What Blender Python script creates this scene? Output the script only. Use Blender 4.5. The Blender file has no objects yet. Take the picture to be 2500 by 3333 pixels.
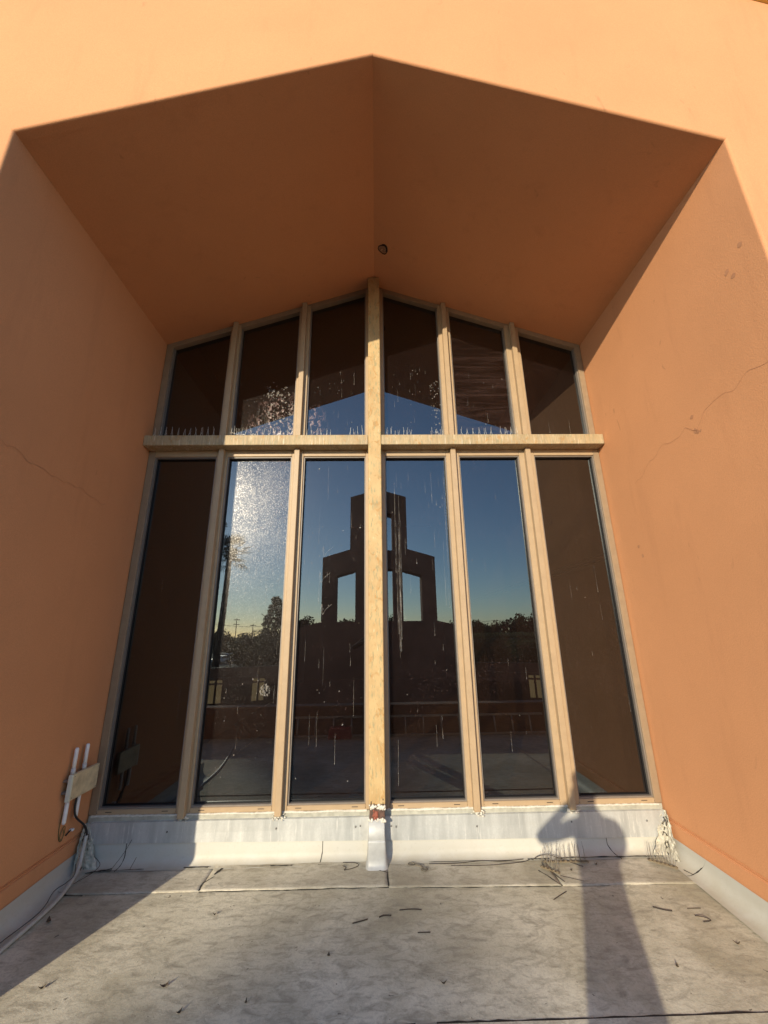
import bpy, bmesh, math, random
from mathutils import Vector, Matrix, noise
random.seed(7)
S = bpy.context.scene
COL = S.collection

# ------------------------------------------------------------------ camera, light, exposure
CAM = Vector((-0.0026, -3.4891, 1.55))
YAW, PITCH, ROLL, FPX = 0.0217, 0.2916, -0.0136, 1312.0
AZ, EL = 0.403, 0.2946                       # direction the sunlight travels (from +y towards +x) and sun height
cd = bpy.data.cameras.new("camera")
cam = bpy.data.objects.new("camera", cd); COL.objects.link(cam)
fw = Vector((math.sin(YAW)*math.cos(PITCH), math.cos(YAW)*math.cos(PITCH), math.sin(PITCH)))
rt = Vector((math.cos(YAW), -math.sin(YAW), 0)); up = rt.cross(fw)
r2 = rt*math.cos(ROLL) + up*math.sin(ROLL); u2 = up*math.cos(ROLL) - rt*math.sin(ROLL)
M = Matrix((r2, u2, -fw)).transposed().to_4x4(); M.translation = CAM
cam.matrix_world = M
cd.sensor_fit = 'HORIZONTAL'; cd.sensor_width = 36.0; cd.lens = 36.0*FPX/2500.0
cd.clip_start = 0.02; cd.clip_end = 3000
S.camera = cam
SUN = Vector((-math.sin(AZ)*math.cos(EL), -math.cos(AZ)*math.cos(EL), math.sin(EL)))   # towards the sun
w = bpy.data.worlds.new("World"); S.world = w; w.use_nodes = True
nt = w.node_tree; bg = nt.nodes["Background"]
sk = nt.nodes.new("ShaderNodeTexSky"); sk.sky_type = 'NISHITA'; sk.sun_disc = False
sk.sun_elevation = EL; sk.sun_rotation = math.radians(180) + AZ
sk.air_density = 1.0; sk.dust_density = 0.12; sk.ozone_density = 2.6
nt.links.new(sk.outputs[0], bg.inputs[0]); bg.inputs[1].default_value = 0.15
sl = bpy.data.lights.new("sun", 'SUN'); sl.energy = 3.1; sl.angle = math.radians(0.53); sl.color = (1.0, 0.86, 0.63)
so = bpy.data.objects.new("sun", sl); COL.objects.link(so); so.rotation_euler = SUN.to_track_quat('Z', 'Y').to_euler()
so.location = (-20, -40, 30)
S.view_settings.view_transform = 'Standard'; S.view_settings.look = 'None'
S.view_settings.exposure = 0.86; S.view_settings.gamma = 1.0
S.cycles.max_bounces = 10; S.cycles.diffuse_bounces = 5; S.cycles.glossy_bounces = 4
S.cycles.transparent_max_bounces = 12; S.cycles.sample_clamp_indirect = 6.0

# ------------------------------------------------------------------ key dimensions (window plane y = 0)
XL, XR, ZE, ZA, DP = -2.12, 2.14, 4.40, 5.161, 1.833
ML, MR = (ZA-ZE)/-XL, (ZA-ZE)/XR
def roofz(x): return ZA - (ML*-x if x < 0 else MR*x)
def fz(y): return 0.03*min(y, 0.0)             # the deck falls gently away from the window

# ------------------------------------------------------------------ helpers
def tag(o, label=None, cat=None, group=None, kind=None):
    for k, v in (("label", label), ("category", cat), ("group", group), ("kind", kind)):
        if v: o[k] = v
    return o
def empty(name, loc=(0, 0, 0), **kw):
    o = bpy.data.objects.new(name, None); COL.objects.link(o); o.location = loc; o.empty_display_size = .1
    return tag(o, **kw)
def obj(name, bm, mats, parent=None, smooth=False, **kw):
    me = bpy.data.meshes.new(name); bm.normal_update(); bm.to_mesh(me); bm.free()
    for m in (mats if isinstance(mats, (list, tuple)) else [mats]): me.materials.append(m)
    if smooth:
        for p in me.polygons: p.use_smooth = True
    o = bpy.data.objects.new(name, me); COL.objects.link(o)
    if parent is not None:
        o.parent = parent
        if parent.location.length > 0: o.matrix_parent_inverse = Matrix.Translation(-Vector(parent.location)) if parent.parent is None else Matrix()
    return tag(o, **kw)
def copy_thing(o, parent=None):
    kids = [c for c in bpy.data.objects if c.parent == o]
    c = o.copy(); COL.objects.link(c)
    if parent is not None: c.parent = parent
    for k in kids: copy_thing(k, c)
    return c
def face(bm, pts, mi=0):
    f = bm.faces.new([bm.verts.new(p) for p in pts]); f.material_index = mi; return f
def box(bm, x0, x1, y0, y1, z0, z1, bev=0.0, mi=0, seg=1):
    t = bmesh.new()
    v = [t.verts.new((x, y, z)) for x in (x0, x1) for y in (y0, y1) for z in (z0, z1)]
    for q in ((0,1,3,2),(4,6,7,5),(0,4,5,1),(2,3,7,6),(0,2,6,4),(1,5,7,3)): t.faces.new([v[i] for i in q])
    bmesh.ops.recalc_face_normals(t, faces=t.faces)
    if bev: bmesh.ops.bevel(t, geom=list(t.edges), offset=bev, segments=seg, affect='EDGES', profile=.6)
    for f in t.faces: f.material_index = mi
    merge(bm, t)
def merge(bm, t):
    me = bpy.data.meshes.new("tmp"); t.to_mesh(me); t.free(); bm.from_mesh(me); bpy.data.meshes.remove(me)
def prism(bm, poly, y0, y1, bev=0.0, mi=0):
    """polygon in x,z extruded along y"""
    t = bmesh.new()
    a = [t.verts.new((x, y0, z)) for x, z in poly]; b = [t.verts.new((x, y1, z)) for x, z in poly]
    t.faces.new(a); t.faces.new(b[::-1]); n = len(poly)
    for i in range(n): t.faces.new((a[i], b[i], b[(i+1) % n], a[(i+1) % n]))
    bmesh.ops.recalc_face_normals(t, faces=t.faces)
    if bev: bmesh.ops.bevel(t, geom=list(t.edges), offset=bev, segments=1, affect='EDGES')
    for f in t.faces: f.material_index = mi
    merge(bm, t)
def tube(bm, pts, r, n=8, mi=0, cap=True, squash=1.0):
    pts = [Vector(p) for p in pts]; rs = r if isinstance(r, (list, tuple)) else [r]*len(pts); rings = []
    for i, p in enumerate(pts):
        d = (pts[min(i+1, len(pts)-1)] - pts[max(i-1, 0)]).normalized()
        a = d.orthogonal().normalized() if i == 0 else (prev - d*prev.dot(d)).normalized()
        prev = a; b = d.cross(a)
        rings.append([bm.verts.new(p + (a*math.cos(t) + b*math.sin(t)*squash)*rs[i]) for t in (2*math.pi*k/n for k in range(n))])
    fs = []
    for i in range(len(rings)-1):
        for k in range(n): fs.append(bm.faces.new((rings[i][k], rings[i][(k+1) % n], rings[i+1][(k+1) % n], rings[i+1][k])))
    if cap and n > 2: fs += [bm.faces.new(rings[0][::-1]), bm.faces.new(rings[-1])]
    for f in fs: f.material_index = mi; f.smooth = True
def spline(pts, k=6):
    P = [Vector(p) for p in pts]; P = [P[0]*2-P[1]] + P + [P[-1]*2-P[-2]]; out = []
    for i in range(1, len(P)-2):
        for j in range(k):
            t = j/k; a, b, c, d = P[i-1:i+3]
            out.append(.5*((2*b) + (c-a)*t + (2*a-5*b+4*c-d)*t*t + (3*b-a-3*c+d)*t**3))
    return out + [P[-2]]
def ribbon(bm, pts, wd, nrm, mi=0):
    """flat irregular strip along pts, lying in the surface with normal nrm"""
    pts = [Vector(p) for p in pts]; nrm = Vector(nrm); L = []
    for i, p in enumerate(pts):
        d = (pts[min(i+1, len(pts)-1)] - pts[max(i-1, 0)]).normalized(); s = d.cross(nrm).normalized()
        h = (wd[i] if isinstance(wd, (list, tuple)) else wd)*.5
        L.append((bm.verts.new(p+s*h), bm.verts.new(p-s*h)))
    for a, b in zip(L, L[1:]):
        f = bm.faces.new((a[0], b[0], b[1], a[1])); f.material_index = mi
def uvball(bm, c, r, sub=2, sc=(1, 1, 1), mi=0):
    t = bmesh.new(); bmesh.ops.create_icosphere(t, subdivisions=sub, radius=r)
    for v in t.verts: v.co = Vector((v.co.x*sc[0], v.co.y*sc[1], v.co.z*sc[2])) + Vector(c)
    for f in t.faces: f.smooth = True; f.material_index = mi
    merge(bm, t)

# ------------------------------------------------------------------ materials
def mat(name):
    m = bpy.data.materials.new(name); m.use_nodes = True; t = m.node_tree
    return m, t, t.nodes["Principled BSDF"]
def N(t, typ, **kw):
    n = t.nodes.new(typ)
    for k, v in kw.items():
        if k.startswith("i_"):
            key = k[2:]; n.inputs[int(key) if key.isdigit() else key].default_value = v
        else: setattr(n, k, v)
    return n
def coords(t, scale=(1, 1, 1)):
    g = N(t, "ShaderNodeNewGeometry"); mp = N(t, "ShaderNodeMapping"); mp.inputs["Scale"].default_value = scale
    t.links.new(g.outputs["Position"], mp.inputs["Vector"]); return mp.outputs[0]
def nz(t, scale, detail=4, rough=.55, stretch=(1, 1, 1), dist=0.0):
    n = N(t, "ShaderNodeTexNoise"); n.inputs["Scale"].default_value = scale; n.inputs["Detail"].default_value = detail
    n.inputs["Roughness"].default_value = rough; n.inputs["Distortion"].default_value = dist
    t.links.new(coords(t, stretch), n.inputs["Vector"]); return n.outputs["Fac"]
def ramp(t, src, a, b, lo=0.0, hi=1.0):
    r = N(t, "ShaderNodeMapRange"); r.inputs["From Min"].default_value = a; r.inputs["From Max"].default_value = b
    r.inputs["To Min"].default_value = lo; r.inputs["To Max"].default_value = hi
    t.links.new(src, r.inputs["Value"]); return r.outputs[0]
def mth(t, op, a, b):
    n = N(t, "ShaderNodeMath", operation=op)
    for i, v in enumerate((a, b)):
        if isinstance(v, (int, float)): n.inputs[i].default_value = v
        else: t.links.new(v, n.inputs[i])
    return n.outputs[0]
def mixc(t, fac, a, b, mode='MIX'):
    n = N(t, "ShaderNodeMix", data_type='RGBA', blend_type=mode)
    for sock, v in ((n.inputs[0], fac), (n.inputs[6], a), (n.inputs[7], b)):
        if isinstance(v, (int, float)): sock.default_value = v
        elif isinstance(v, (tuple, list)): sock.default_value = (*v[:3], 1)
        else: t.links.new(v, sock)
    return n.outputs[2]
def bump(t, bs, h, strength, dist=.01):
    b = N(t, "ShaderNodeBump"); b.inputs["Strength"].default_value = strength; b.inputs["Distance"].default_value = dist
    t.links.new(h, b.inputs["Height"]); t.links.new(b.outputs[0], bs.inputs["Normal"])
def plain(name, c, rough=.6, metal=0.0, var=.12, scale=30, bmp=0.0, bscale=80):
    m, t, b = mat(name)
    n = ramp(t, nz(t, scale), .3, .7, 1-var, 1+var)
    t.links.new(mixc(t, 1.0, c, n, 'MULTIPLY'), b.inputs["Base Color"])
    b.inputs["Roughness"].default_value = rough; b.inputs["Metallic"].default_value = metal
    if bmp: bump(t, b, nz(t, bscale, 3), bmp, .003)
    return m

def stucco(name, c):
    m, t, b = mat(name)
    col = mixc(t, ramp(t, nz(t, .9, 5, .6), .35, .7), tuple(x*1.04 for x in c), tuple(x*.93 for x in c))
    col = mixc(t, ramp(t, nz(t, 3.5, 6, .65, (1.6, 1.6, .28)), .56, .78, 0, .28), col, (c[0]*.62, c[1]*.58, c[2]*.6))  # run-down stains
    col = mixc(t, ramp(t, nz(t, 9, 3, .5, (1, 1, .45), 1.2), .71, .78, 0, .4), col, (c[0]*.5, c[1]*.5, c[2]*.55))       # scuffs
    col = mixc(t, ramp(t, nz(t, 170, 2, .6), .35, .65, 0, .4), col, tuple(x*.78 for x in c))
    t.links.new(col, b.inputs["Base Color"]); b.inputs["Roughness"].default_value = .92
    b.inputs["Specular IOR Level"].default_value = .15
    h = mth(t, 'ADD', mth(t, 'MULTIPLY', nz(t, 110, 3, .6), .5), mth(t, 'MULTIPLY', nz(t, 2.2, 3), 1.0))
    bump(t, b, h, .4, .007)
    return m
STUC = stucco("orange_stucco", (.65, .308, .148))
CRACK = plain("crack_shadow", (.47, .22, .11), .95)

def deckmat(name, c):
    m, t, b = mat(name)
    col = mixc(t, ramp(t, nz(t, 1.3, 6, .62, (1, 1, 1), .5), .38, .62), tuple(x*1.06 for x in c), (c[0]*.66, c[1]*.64, c[2]*.58))
    col = mixc(t, ramp(t, nz(t, 11, 6, .68, (1, 2.2, 1), .6), .46, .68, 0, .75), col, (.25, .225, .17))
    col = mixc(t, ramp(t, nz(t, 5, 4, .6, (1, 1, 1), 1.5), .60, .68, 0, .40), col, (.29, .26, .195))
    col = mixc(t, ramp(t, nz(t, 75, 4, .8), .48, .70, 0, .42), col, (.22, .20, .16))
    col = mixc(t, ramp(t, nz(t, 38, 2, .5, (1, 1, 1), .4), .735, .76, 0, .75), col, (.07, .06, .05))
    t.links.new(col, b.inputs["Base Color"]); b.inputs["Roughness"].default_value = .85
    h = mth(t, 'ADD', nz(t, 7, 6, .6, (1, 1.6, 1), .8), mth(t, 'MULTIPLY', nz(t, 120, 3, .7), .5))
    bump(t, b, h, .36, .008)
    return m
DECK = deckmat("weathered_roof_membrane", (.61, .57, .455))
WHITE = None
def whitemem(name):
    m, t, b = mat(name)
    c = (.52, .505, .45)
    g = N(t, "ShaderNodeNewGeometry"); sp = N(t, "ShaderNodeSeparateXYZ"); t.links.new(g.outputs["Position"], sp.inputs[0])
    low = ramp(t, sp.outputs[2], -.03, .10, 1, 0)
    dirt = mth(t, 'MULTIPLY', low, ramp(t, nz(t, 6, 5, .65), .3, .65))
    col = mixc(t, mth(t, 'MULTIPLY', dirt, .75), c, (.42, .38, .28))
    col = mixc(t, ramp(t, nz(t, 9, 4, .6, (3, 3, .5)), .55, .75, 0, .3), col, (.5, .47, .38))
    col = mixc(t, ramp(t, nz(t, 60, 3, .7), .58, .75, 0, .35), col, (.36, .33, .27))
    t.links.new(col, b.inputs["Base Color"]); b.inputs["Roughness"].default_value = .6
    bump(t, b, nz(t, 14, 4), .25, .006); return m
WHITE = whitemem("white_base_membrane")
def galv(name):
    m, t, b = mat(name)
    col = mixc(t, ramp(t, nz(t, 5, 5, .6, (2.5, 1, .4)), .35, .7), (.56, .57, .55), (.38, .39, .38))
    col = mixc(t, ramp(t, nz(t, 26, 3, .6, (2.2, 1, .22)), .60, .70, 0, .45), col, (.80, .79, .74))
    col = mixc(t, ramp(t, nz(t, 110, 2), .3, .7, 0, .25), col, (.35, .36, .35))
    t.links.new(col, b.inputs["Base Color"]); b.inputs["Metallic"].default_value = .35; b.inputs["Roughness"].default_value = .5
    bump(t, b, nz(t, 5, 2), .15, .01); return m
GALV = galv("galvanised_sheet")
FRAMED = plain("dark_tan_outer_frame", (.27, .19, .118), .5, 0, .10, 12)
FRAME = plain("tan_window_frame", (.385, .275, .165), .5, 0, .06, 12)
BEAD = plain("dull_aluminium_bead", (.20, .17, .145), .45, .1, .08, 20)
GASK = plain("dark_gasket", (.012, .01, .01), .7)
def rusty(name, c, streaky=False):
    m, t, b = mat(name)
    col = mixc(t, ramp(t, nz(t, 7, 5, .65, (1.4, 1.4, .7)), .42, .68), c, (c[0]*.84, c[1]*.78, c[2]*.7))
    col = mixc(t, ramp(t, nz(t, 13, 5, .7, (1, 1, .8), 1.0), .55, .64, 0, .8), col, (.38, .20, .055))
    col = mixc(t, ramp(t, nz(t, 34, 4, .65, (2.2, 1, .45)), .54, .64, 0, .7), col, (.22, .23, .13))
    col = mixc(t, ramp(t, nz(t, 48, 3, .6, (1.8, 1, .3)), .66, .72, 0, .5), col, (.75, .66, .46))
    if streaky:
        col = mixc(t, ramp(t, nz(t, 30, 4, .7, (2.4, 1, .12)), .46, .60, 0, .6), col, (.27, .215, .135))
        col = mixc(t, ramp(t, nz(t, 42, 3, .6, (2.0, 1, .10)), .60, .66, 0, .55), col, (.70, .64, .50))
    t.links.new(col, b.inputs["Base Color"]); b.inputs["Roughness"].default_value = .62
    bump(t, b, nz(t, 70, 3), .15, .003); return m
ARMM = rusty("weathered_grey_tan_paint", (.44, .335, .195), True)
POSTM = rusty("weathered_yellow_paint", (.50, .35, .165))
CAULK = plain("white_caulk", (.60, .575, .50), .7, 0, .12, 40, .8, 60)
SEALG = plain("grey_sealant", (.36, .35, .29), .6, 0, .2, 20)
TAR = plain("black_sealant", (.022, .018, .016), .75)
RUSTED = plain("bare_rusty_steel", (.10, .055, .04), .8, 0, .5, 40)
RED = plain("red_primer_chip", (.26, .075, .045), .7)
PVCW = plain("white_plastic", (.78, .78, .76), .4, 0, .03)
PANEL = plain("yellowed_cream_plastic", (.62, .52, .33), .5, 0, .25, 16)
PANELED = plain("pale_plastic_side", (.66, .68, .56), .5, 0, .05)
BLACKC = plain("black_cable", (.015, .014, .014), .45)
GREYC = plain("grey_conduit", (.46, .45, .41), .45, 0, .08)
GREENW = plain("olive_wire", (.10, .11, .035), .5)
TWIG = plain("dry_twig", (.045, .032, .024), .9, 0, .3)
LEAFD = plain("dry_leaf", (.075, .055, .035), .85, 0, .3)
SPIKE = plain("steel_spike", (.72, .70, .64), .35, .35)
SPBASE = plain("clear_brown_spike_base", (.34, .28, .18), .5)
DUSTYBASE = plain("spike_base_dirty", (.16, .12, .07), .7)
FASC = plain("dark_plum_fascia", (.075, .03, .035), .6)
YTRIM = plain("yellow_trim", (.72, .46, .10), .6)

def glassmat(name, wipe=False, dirty=False):
    m = bpy.data.materials.new(name); m.use_nodes = True; t = m.node_tree; t.nodes.remove(t.nodes["Principled BSDF"])
    out = t.nodes["Material Output"]
    tr = N(t, "ShaderNodeBsdfTransparent"); tr.inputs[0].default_value = (.21, .17, .135, 1)
    gl = N(t, "ShaderNodeBsdfGlossy"); gl.inputs["Color"].default_value = (.80, .93, 1, 1); gl.inputs["Roughness"].default_value = 0.0
    fr = N(t, "ShaderNodeFresnel"); fr.inputs["IOR"].default_value = 1.55
    refl = ramp(t, fr.outputs[0], 0.046, 1.0, .105, 1.0)
    mx = N(t, "ShaderNodeMixShader"); t.links.new(refl, mx.inputs[0]); t.links.new(tr.outputs[0], mx.inputs[1]); t.links.new(gl.outputs[0], mx.inputs[2])
    # thin film of dust and dried spray: catches sunlight, scatters forward round the mirrored sun
    speck = mth(t, 'MULTIPLY', ramp(t, nz(t, 120, 3, .7), .60, .72), ramp(t, nz(t, 2.2, 3, .6), .40, .62))
    if dirty: hzs = mth(t, "MULTIPLY", ramp(t, nz(t, 70, 4, .8), .58, .66), ramp(t, nz(t, 1.6, 3, .6), .36, .60))
    if dirty:
        hg = N(t, "ShaderNodeNewGeometry"); hs = N(t, "ShaderNodeSeparateXYZ"); t.links.new(hg.outputs["Position"], hs.inputs[0])
        hzs = mth(t, "MULTIPLY", hzs, ramp(t, hs.outputs[2], 1.7, 2.6))
    spl = nz(t, 26, 5, .7, (1, 1, .7), .8)
    g = N(t, "ShaderNodeNewGeometry"); d1 = N(t, "ShaderNodeVectorMath", operation='DISTANCE'); t.links.new(g.outputs["Position"], d1.inputs[0])
    d1.inputs[1].default_value = (-.86, .055, 3.46)
    splash = mth(t, 'MULTIPLY', ramp(t, spl, .52, .64), ramp(t, d1.outputs["Value"], .12, .42, 1, 0))
    dustf = mth(t, 'ADD', mth(t, 'MULTIPLY', speck, .07), mth(t, 'MULTIPLY', splash, .55))
    dustf = mth(t, 'ADD', dustf, ramp(t, nz(t, 1.5, 4, .6), .3, .7, .003, .006))
    if dirty: dustf = mth(t, "ADD", dustf, mth(t, "MULTIPLY", hzs, .16))
    if wipe:
        dustf = mth(t, 'ADD', dustf, ramp(t, nz(t, 1.0, 3, .55, (1.1, 1, 16), 1.4), .45, .72, 0, .020))
    df = N(t, "ShaderNodeBsdfDiffuse"); t.links.new(mixc(t, splash, (1, .62, .58), (.95, .93, .88)), df.inputs[0])
    m2 = N(t, "ShaderNodeMixShader"); t.links.new(dustf, m2.inputs[0]); t.links.new(mx.outputs[0], m2.inputs[1]); t.links.new(df.outputs[0], m2.inputs[2])
    hz = N(t, "ShaderNodeBsdfGlossy"); hz.inputs["Color"].default_value = (1, .98, .95, 1); hz.inputs["Roughness"].default_value = .27 if dirty else .30
    hf = mth(t, 'ADD', ramp(t, nz(t, 3, 3), .3, .7, .002, .007), mth(t, 'MULTIPLY', ramp(t, nz(t, 130, 2, .6), .56, .66), .055)) if dirty else ramp(t, nz(t, 95, 3, .75), .35, .75, .001, .0035)
    m3 = N(t, "ShaderNodeMixShader"); t.links.new(hf, m3.inputs[0]); t.links.new(m2.outputs[0], m3.inputs[1]); t.links.new(hz.outputs[0], m3.inputs[2])
    t.links.new(m3.outputs[0], out.inputs[0]); return m
GLASS = glassmat("tinted_window_glass"); GLASSW = glassmat("tinted_window_glass_wiped", True); GLASSD = glassmat("tinted_window_glass_dirty", False, True)
def dropmat():
    m = bpy.data.materials.new("dried_drip"); m.use_nodes = True; t = m.node_tree; t.nodes.remove(t.nodes["Principled BSDF"])
    tr = N(t, "ShaderNodeBsdfTransparent"); df = N(t, "ShaderNodeBsdfDiffuse"); df.inputs[0].default_value = (.75, .70, .64, 1)
    mx = N(t, "ShaderNodeMixShader"); t.links.new(ramp(t, nz(t, 40, 2, .5, (1, 1, .3)), .35, .7, .06, .30), mx.inputs[0])
    t.links.new(tr.outputs[0], mx.inputs[1]); t.links.new(df.outputs[0], mx.inputs[2]); t.links.new(mx.outputs[0], t.nodes["Material Output"].inputs[0]); return m
DRIP = dropmat()

# ================================================================== CHURCH BUILDING
church = empty("church_building", (0, 0, 0), label="orange stucco church wall with a deep peaked recess round a tall tinted window", cat="building")
def jog(z): return .012+.034*(1-z/ZE)                # the left jamb leans slightly into the opening
def loop_off(o, y):                             # the recess outline pushed outwards by o
    sl = math.sqrt(1+ML*ML); sr = math.sqrt(1+MR*MR)
    xl, xr = XL-o, XR+o; k = min(1, -y/DP)
    return [Vector((xl+jog(-.2)*k, y, -.2)), Vector((xl+jog(ZE)*k, y, ZA+o*sl-ML*-xl)), Vector((0, y, ZA+o*(sl+sr)/2)), Vector((xr, y, ZA+o*sr-MR*xr)), Vector((xr, y, -.2))]
RB = .016
bm = bmesh.new()
rings = []
for k in range(6):
    a = k/5*math.pi/2
    rings.append([bm.verts.new(p) for p in loop_off(RB*(1-math.sin(a)), -DP+RB*(1-math.cos(a)))])
rings.append([bm.verts.new(p) for p in loop_off(0, -DP+.06)])
for a, b in zip(rings, rings[1:]):
    for i in range(4): bm.faces.new((a[i], a[i+1], b[i+1], b[i]))
APX, SLP, XE = 7.06, .45, 9.0
R0 = rings[0]; y = -DP
bl, br = bm.verts.new((-XE, y, -3.7)), bm.verts.new((XE, y, -3.7))
tl, tr_, ap = bm.verts.new((-XE, y, APX-SLP*XE)), bm.verts.new((XE, y, APX-SLP*XE)), bm.verts.new((0, y, APX))
ml, mr = bm.verts.new((R0[0].co.x, y, -3.7)), bm.verts.new((R0[4].co.x, y, -3.7))
bm.faces.new((bl, ml, R0[0], R0[1], tl)); bm.faces.new((tl, R0[1], R0[2], ap)); bm.faces.new((ap, R0[2], R0[3], tr_))
bm.faces.new((R0[3], R0[4], mr, br, tr_)); bm.faces.new((ml, mr, R0[4], R0[0]))
bmesh.ops.recalc_face_normals(bm, faces=bm.faces)
obj("facade_wall", bm, STUC, church)
# soffits
for s, xo, mm in ((-1, XL, ML), (1, XR, MR)):
    bm = bmesh.new()
    for (a, b) in ((-DP+.06, -.9), (-.9, .06)):
        face(bm, [(0, a, ZA), (xo, a, ZE), (xo, b, ZE), (0, b, ZA)])
    bmesh.ops.remove_doubles(bm, verts=bm.verts, dist=.0005)
    sf = obj("soffit", bm, STUC, church)
    if s > 0:                                    # broken round fitting cut into the soffit beside the ridge
        t = bmesh.new(); c = Vector((.088, -.468, ZA-MR*.088)); nrm = Vector((-MR, 0, -1)).normalized(); ax = Vector((0, 1, 0)); bx = nrm.cross(ax)
        ring = [c + (ax*math.cos(a)*.046 + bx*math.sin(a)*.044)*(1+.10*math.sin(3*a)) + nrm*.004 for a in [k/18*2*math.pi for k in range(19)]]
        tube(t, ring, [.004 + .005*(1 if 3 < k < 10 else 0) for k in range(19)], 6, 0)
        disc = [c + (ax*math.cos(a)*.041 + bx*math.sin(a)*.039) + nrm*.003 for a in [k/14*2*math.pi for k in range(14)]]
        face(t, disc, 1)
        tube(t, [c+ax*.015-bx*.018+nrm*.008, c+ax*.004-bx*.012+nrm*.012, c-ax*.004-bx*.004+nrm*.008], .0035, 5, 2)
        tube(t, [c+ax*.006+bx*.022+nrm*.008, c-ax*.012+bx*.028+nrm*.010], .003, 5, 2)
        obj("ceiling_socket", t, [plain("charred_rim", (.02, .012, .008), .9), plain("dusty_socket", (.30, .16, .09), .8), plain("pale_socket_clip", (.62, .44, .28), .6)], sf)
# side walls with the weep screed groove
def groove_wall(x, sgn):
    bm = bmesh.new(); zg = .21
    prof = [(0, ZE), (0, zg+.016), (.010, zg+.012), (.010, zg+.006), (.002, zg+.002), (.010, zg-.006), (.010, zg-.012), (0, zg-.017), (0, -.2)]
    ys = [-DP+.06, -.9, .06]
    V = [[bm.verts.new((x + sgn*o + (jog(z)*max(0, -yy/DP) if sgn < 0 else 0), yy, z)) for o, z in prof] for yy in ys]
    for a, b in zip(V, V[1:]):
        for i in range(len(prof)-1): bm.faces.new((a[i], a[i+1], b[i+1], b[i]))
    bmesh.ops.recalc_face_normals(bm, faces=bm.faces)
    return bm
def jag(pts, amp, k, ax):
    out = []
    for a, b in zip(pts, pts[1:]):
        a, b = Vector(a), Vector(b)
        for j in range(k):
            p = a.lerp(b, j/k); q = Vector((noise.noise(p*9), noise.noise(p*9+Vector((5, 5, 5))), noise.noise(p*9+Vector((9, 1, 3)))))*amp
            q[ax] = 0; out.append(p+q)
    return out + [Vector(pts[-1])]
bm = groove_wall(XL, -1)
c = jag([(XL+.0015+.025*1.76/DP, -1.76, 2.66), (XL+.0015+.0255*1.365/DP, -1.365, 2.6), (XL+.0015+.026*.95/DP, -.95, 2.56), (XL+.0015+.0262*.457/DP, -.457, 2.544)], .05, 12, 0)
ribbon(bm, c, [.0018 + .0015*random.random() for _ in c], (1, 0, 0), 1)
obj("side_wall", bm, [STUC, CRACK], church)
bm = groove_wall(XR, 1)
c = jag([(XR-.0012, -.40, 2.70), (XR-.0012, -.611, 2.817), (XR-.0012, -1.05, 2.87), (XR-.0012, -1.13, 2.84), (XR-.0012, -1.30, 2.93), (XR-.0012, -1.468, 2.949), (XR-.0012, -1.76, 2.94)], .05, 10, 0)
ribbon(bm, c, [.0012 + .0016*random.random() for _ in c], (-1, 0, 0), 1)
for (yy, zz) in ((-1.10, 2.82), (-1.12, 2.80), (-1.14, 2.80), (-1.10, 2.92), (-.30, 2.2), (-.33, 2.12), (-1.60, 3.62), (-1.63, 3.56), (-1.72, 3.7)):
    r = .008+.010*random.random()
    face(bm, [(XR-.0012, yy+r*(.6+.6*random.random())*math.cos(a), zz+r*(.6+.9*random.random())*math.sin(a)) for a in [k/7*2*math.pi for k in range(7)]], 1)
obj("side_wall", bm, [STUC, CRACK], church)
# roof edge above the facade
bm = bmesh.new()
for s in (-1, 1):
    p = [(0, APX), (s*XE, APX-SLP*XE), (s*XE, APX-SLP*XE+.05), (0, APX+.05)]
    prism(bm, p, -DP-.025, -DP+.02, 0, 1)
    p = [(0, APX+.05), (s*XE, APX-SLP*XE+.05), (s*XE, APX-SLP*XE+.34), (0, APX+.34)]
    prism(bm, p, -DP-.10, 14.0, 0, 0)
obj("roof", bm, [FASC, YTRIM], church)
# ---- dark room behind the glass
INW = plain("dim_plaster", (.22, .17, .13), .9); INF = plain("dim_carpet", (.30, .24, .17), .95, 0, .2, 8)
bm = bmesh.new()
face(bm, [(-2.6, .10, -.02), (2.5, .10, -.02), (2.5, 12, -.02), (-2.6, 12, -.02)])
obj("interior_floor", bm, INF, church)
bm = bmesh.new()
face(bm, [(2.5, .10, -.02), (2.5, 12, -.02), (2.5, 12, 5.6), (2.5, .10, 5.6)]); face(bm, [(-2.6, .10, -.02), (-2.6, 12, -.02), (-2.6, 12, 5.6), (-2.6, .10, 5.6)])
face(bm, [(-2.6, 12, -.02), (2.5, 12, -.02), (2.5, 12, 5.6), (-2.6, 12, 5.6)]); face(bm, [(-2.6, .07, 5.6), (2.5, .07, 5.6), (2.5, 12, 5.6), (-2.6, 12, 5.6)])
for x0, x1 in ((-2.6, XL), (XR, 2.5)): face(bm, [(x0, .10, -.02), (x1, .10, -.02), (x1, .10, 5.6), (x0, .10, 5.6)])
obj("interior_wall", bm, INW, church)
bm = bmesh.new()
for z in (2.28, 2.34): tube(bm, [(2.46, .3, z), (2.46, 11.8, z)], .012, 6)
obj("interior_rail", bm, plain("dark_rail", (.05, .04, .035), .5), church)

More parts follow.
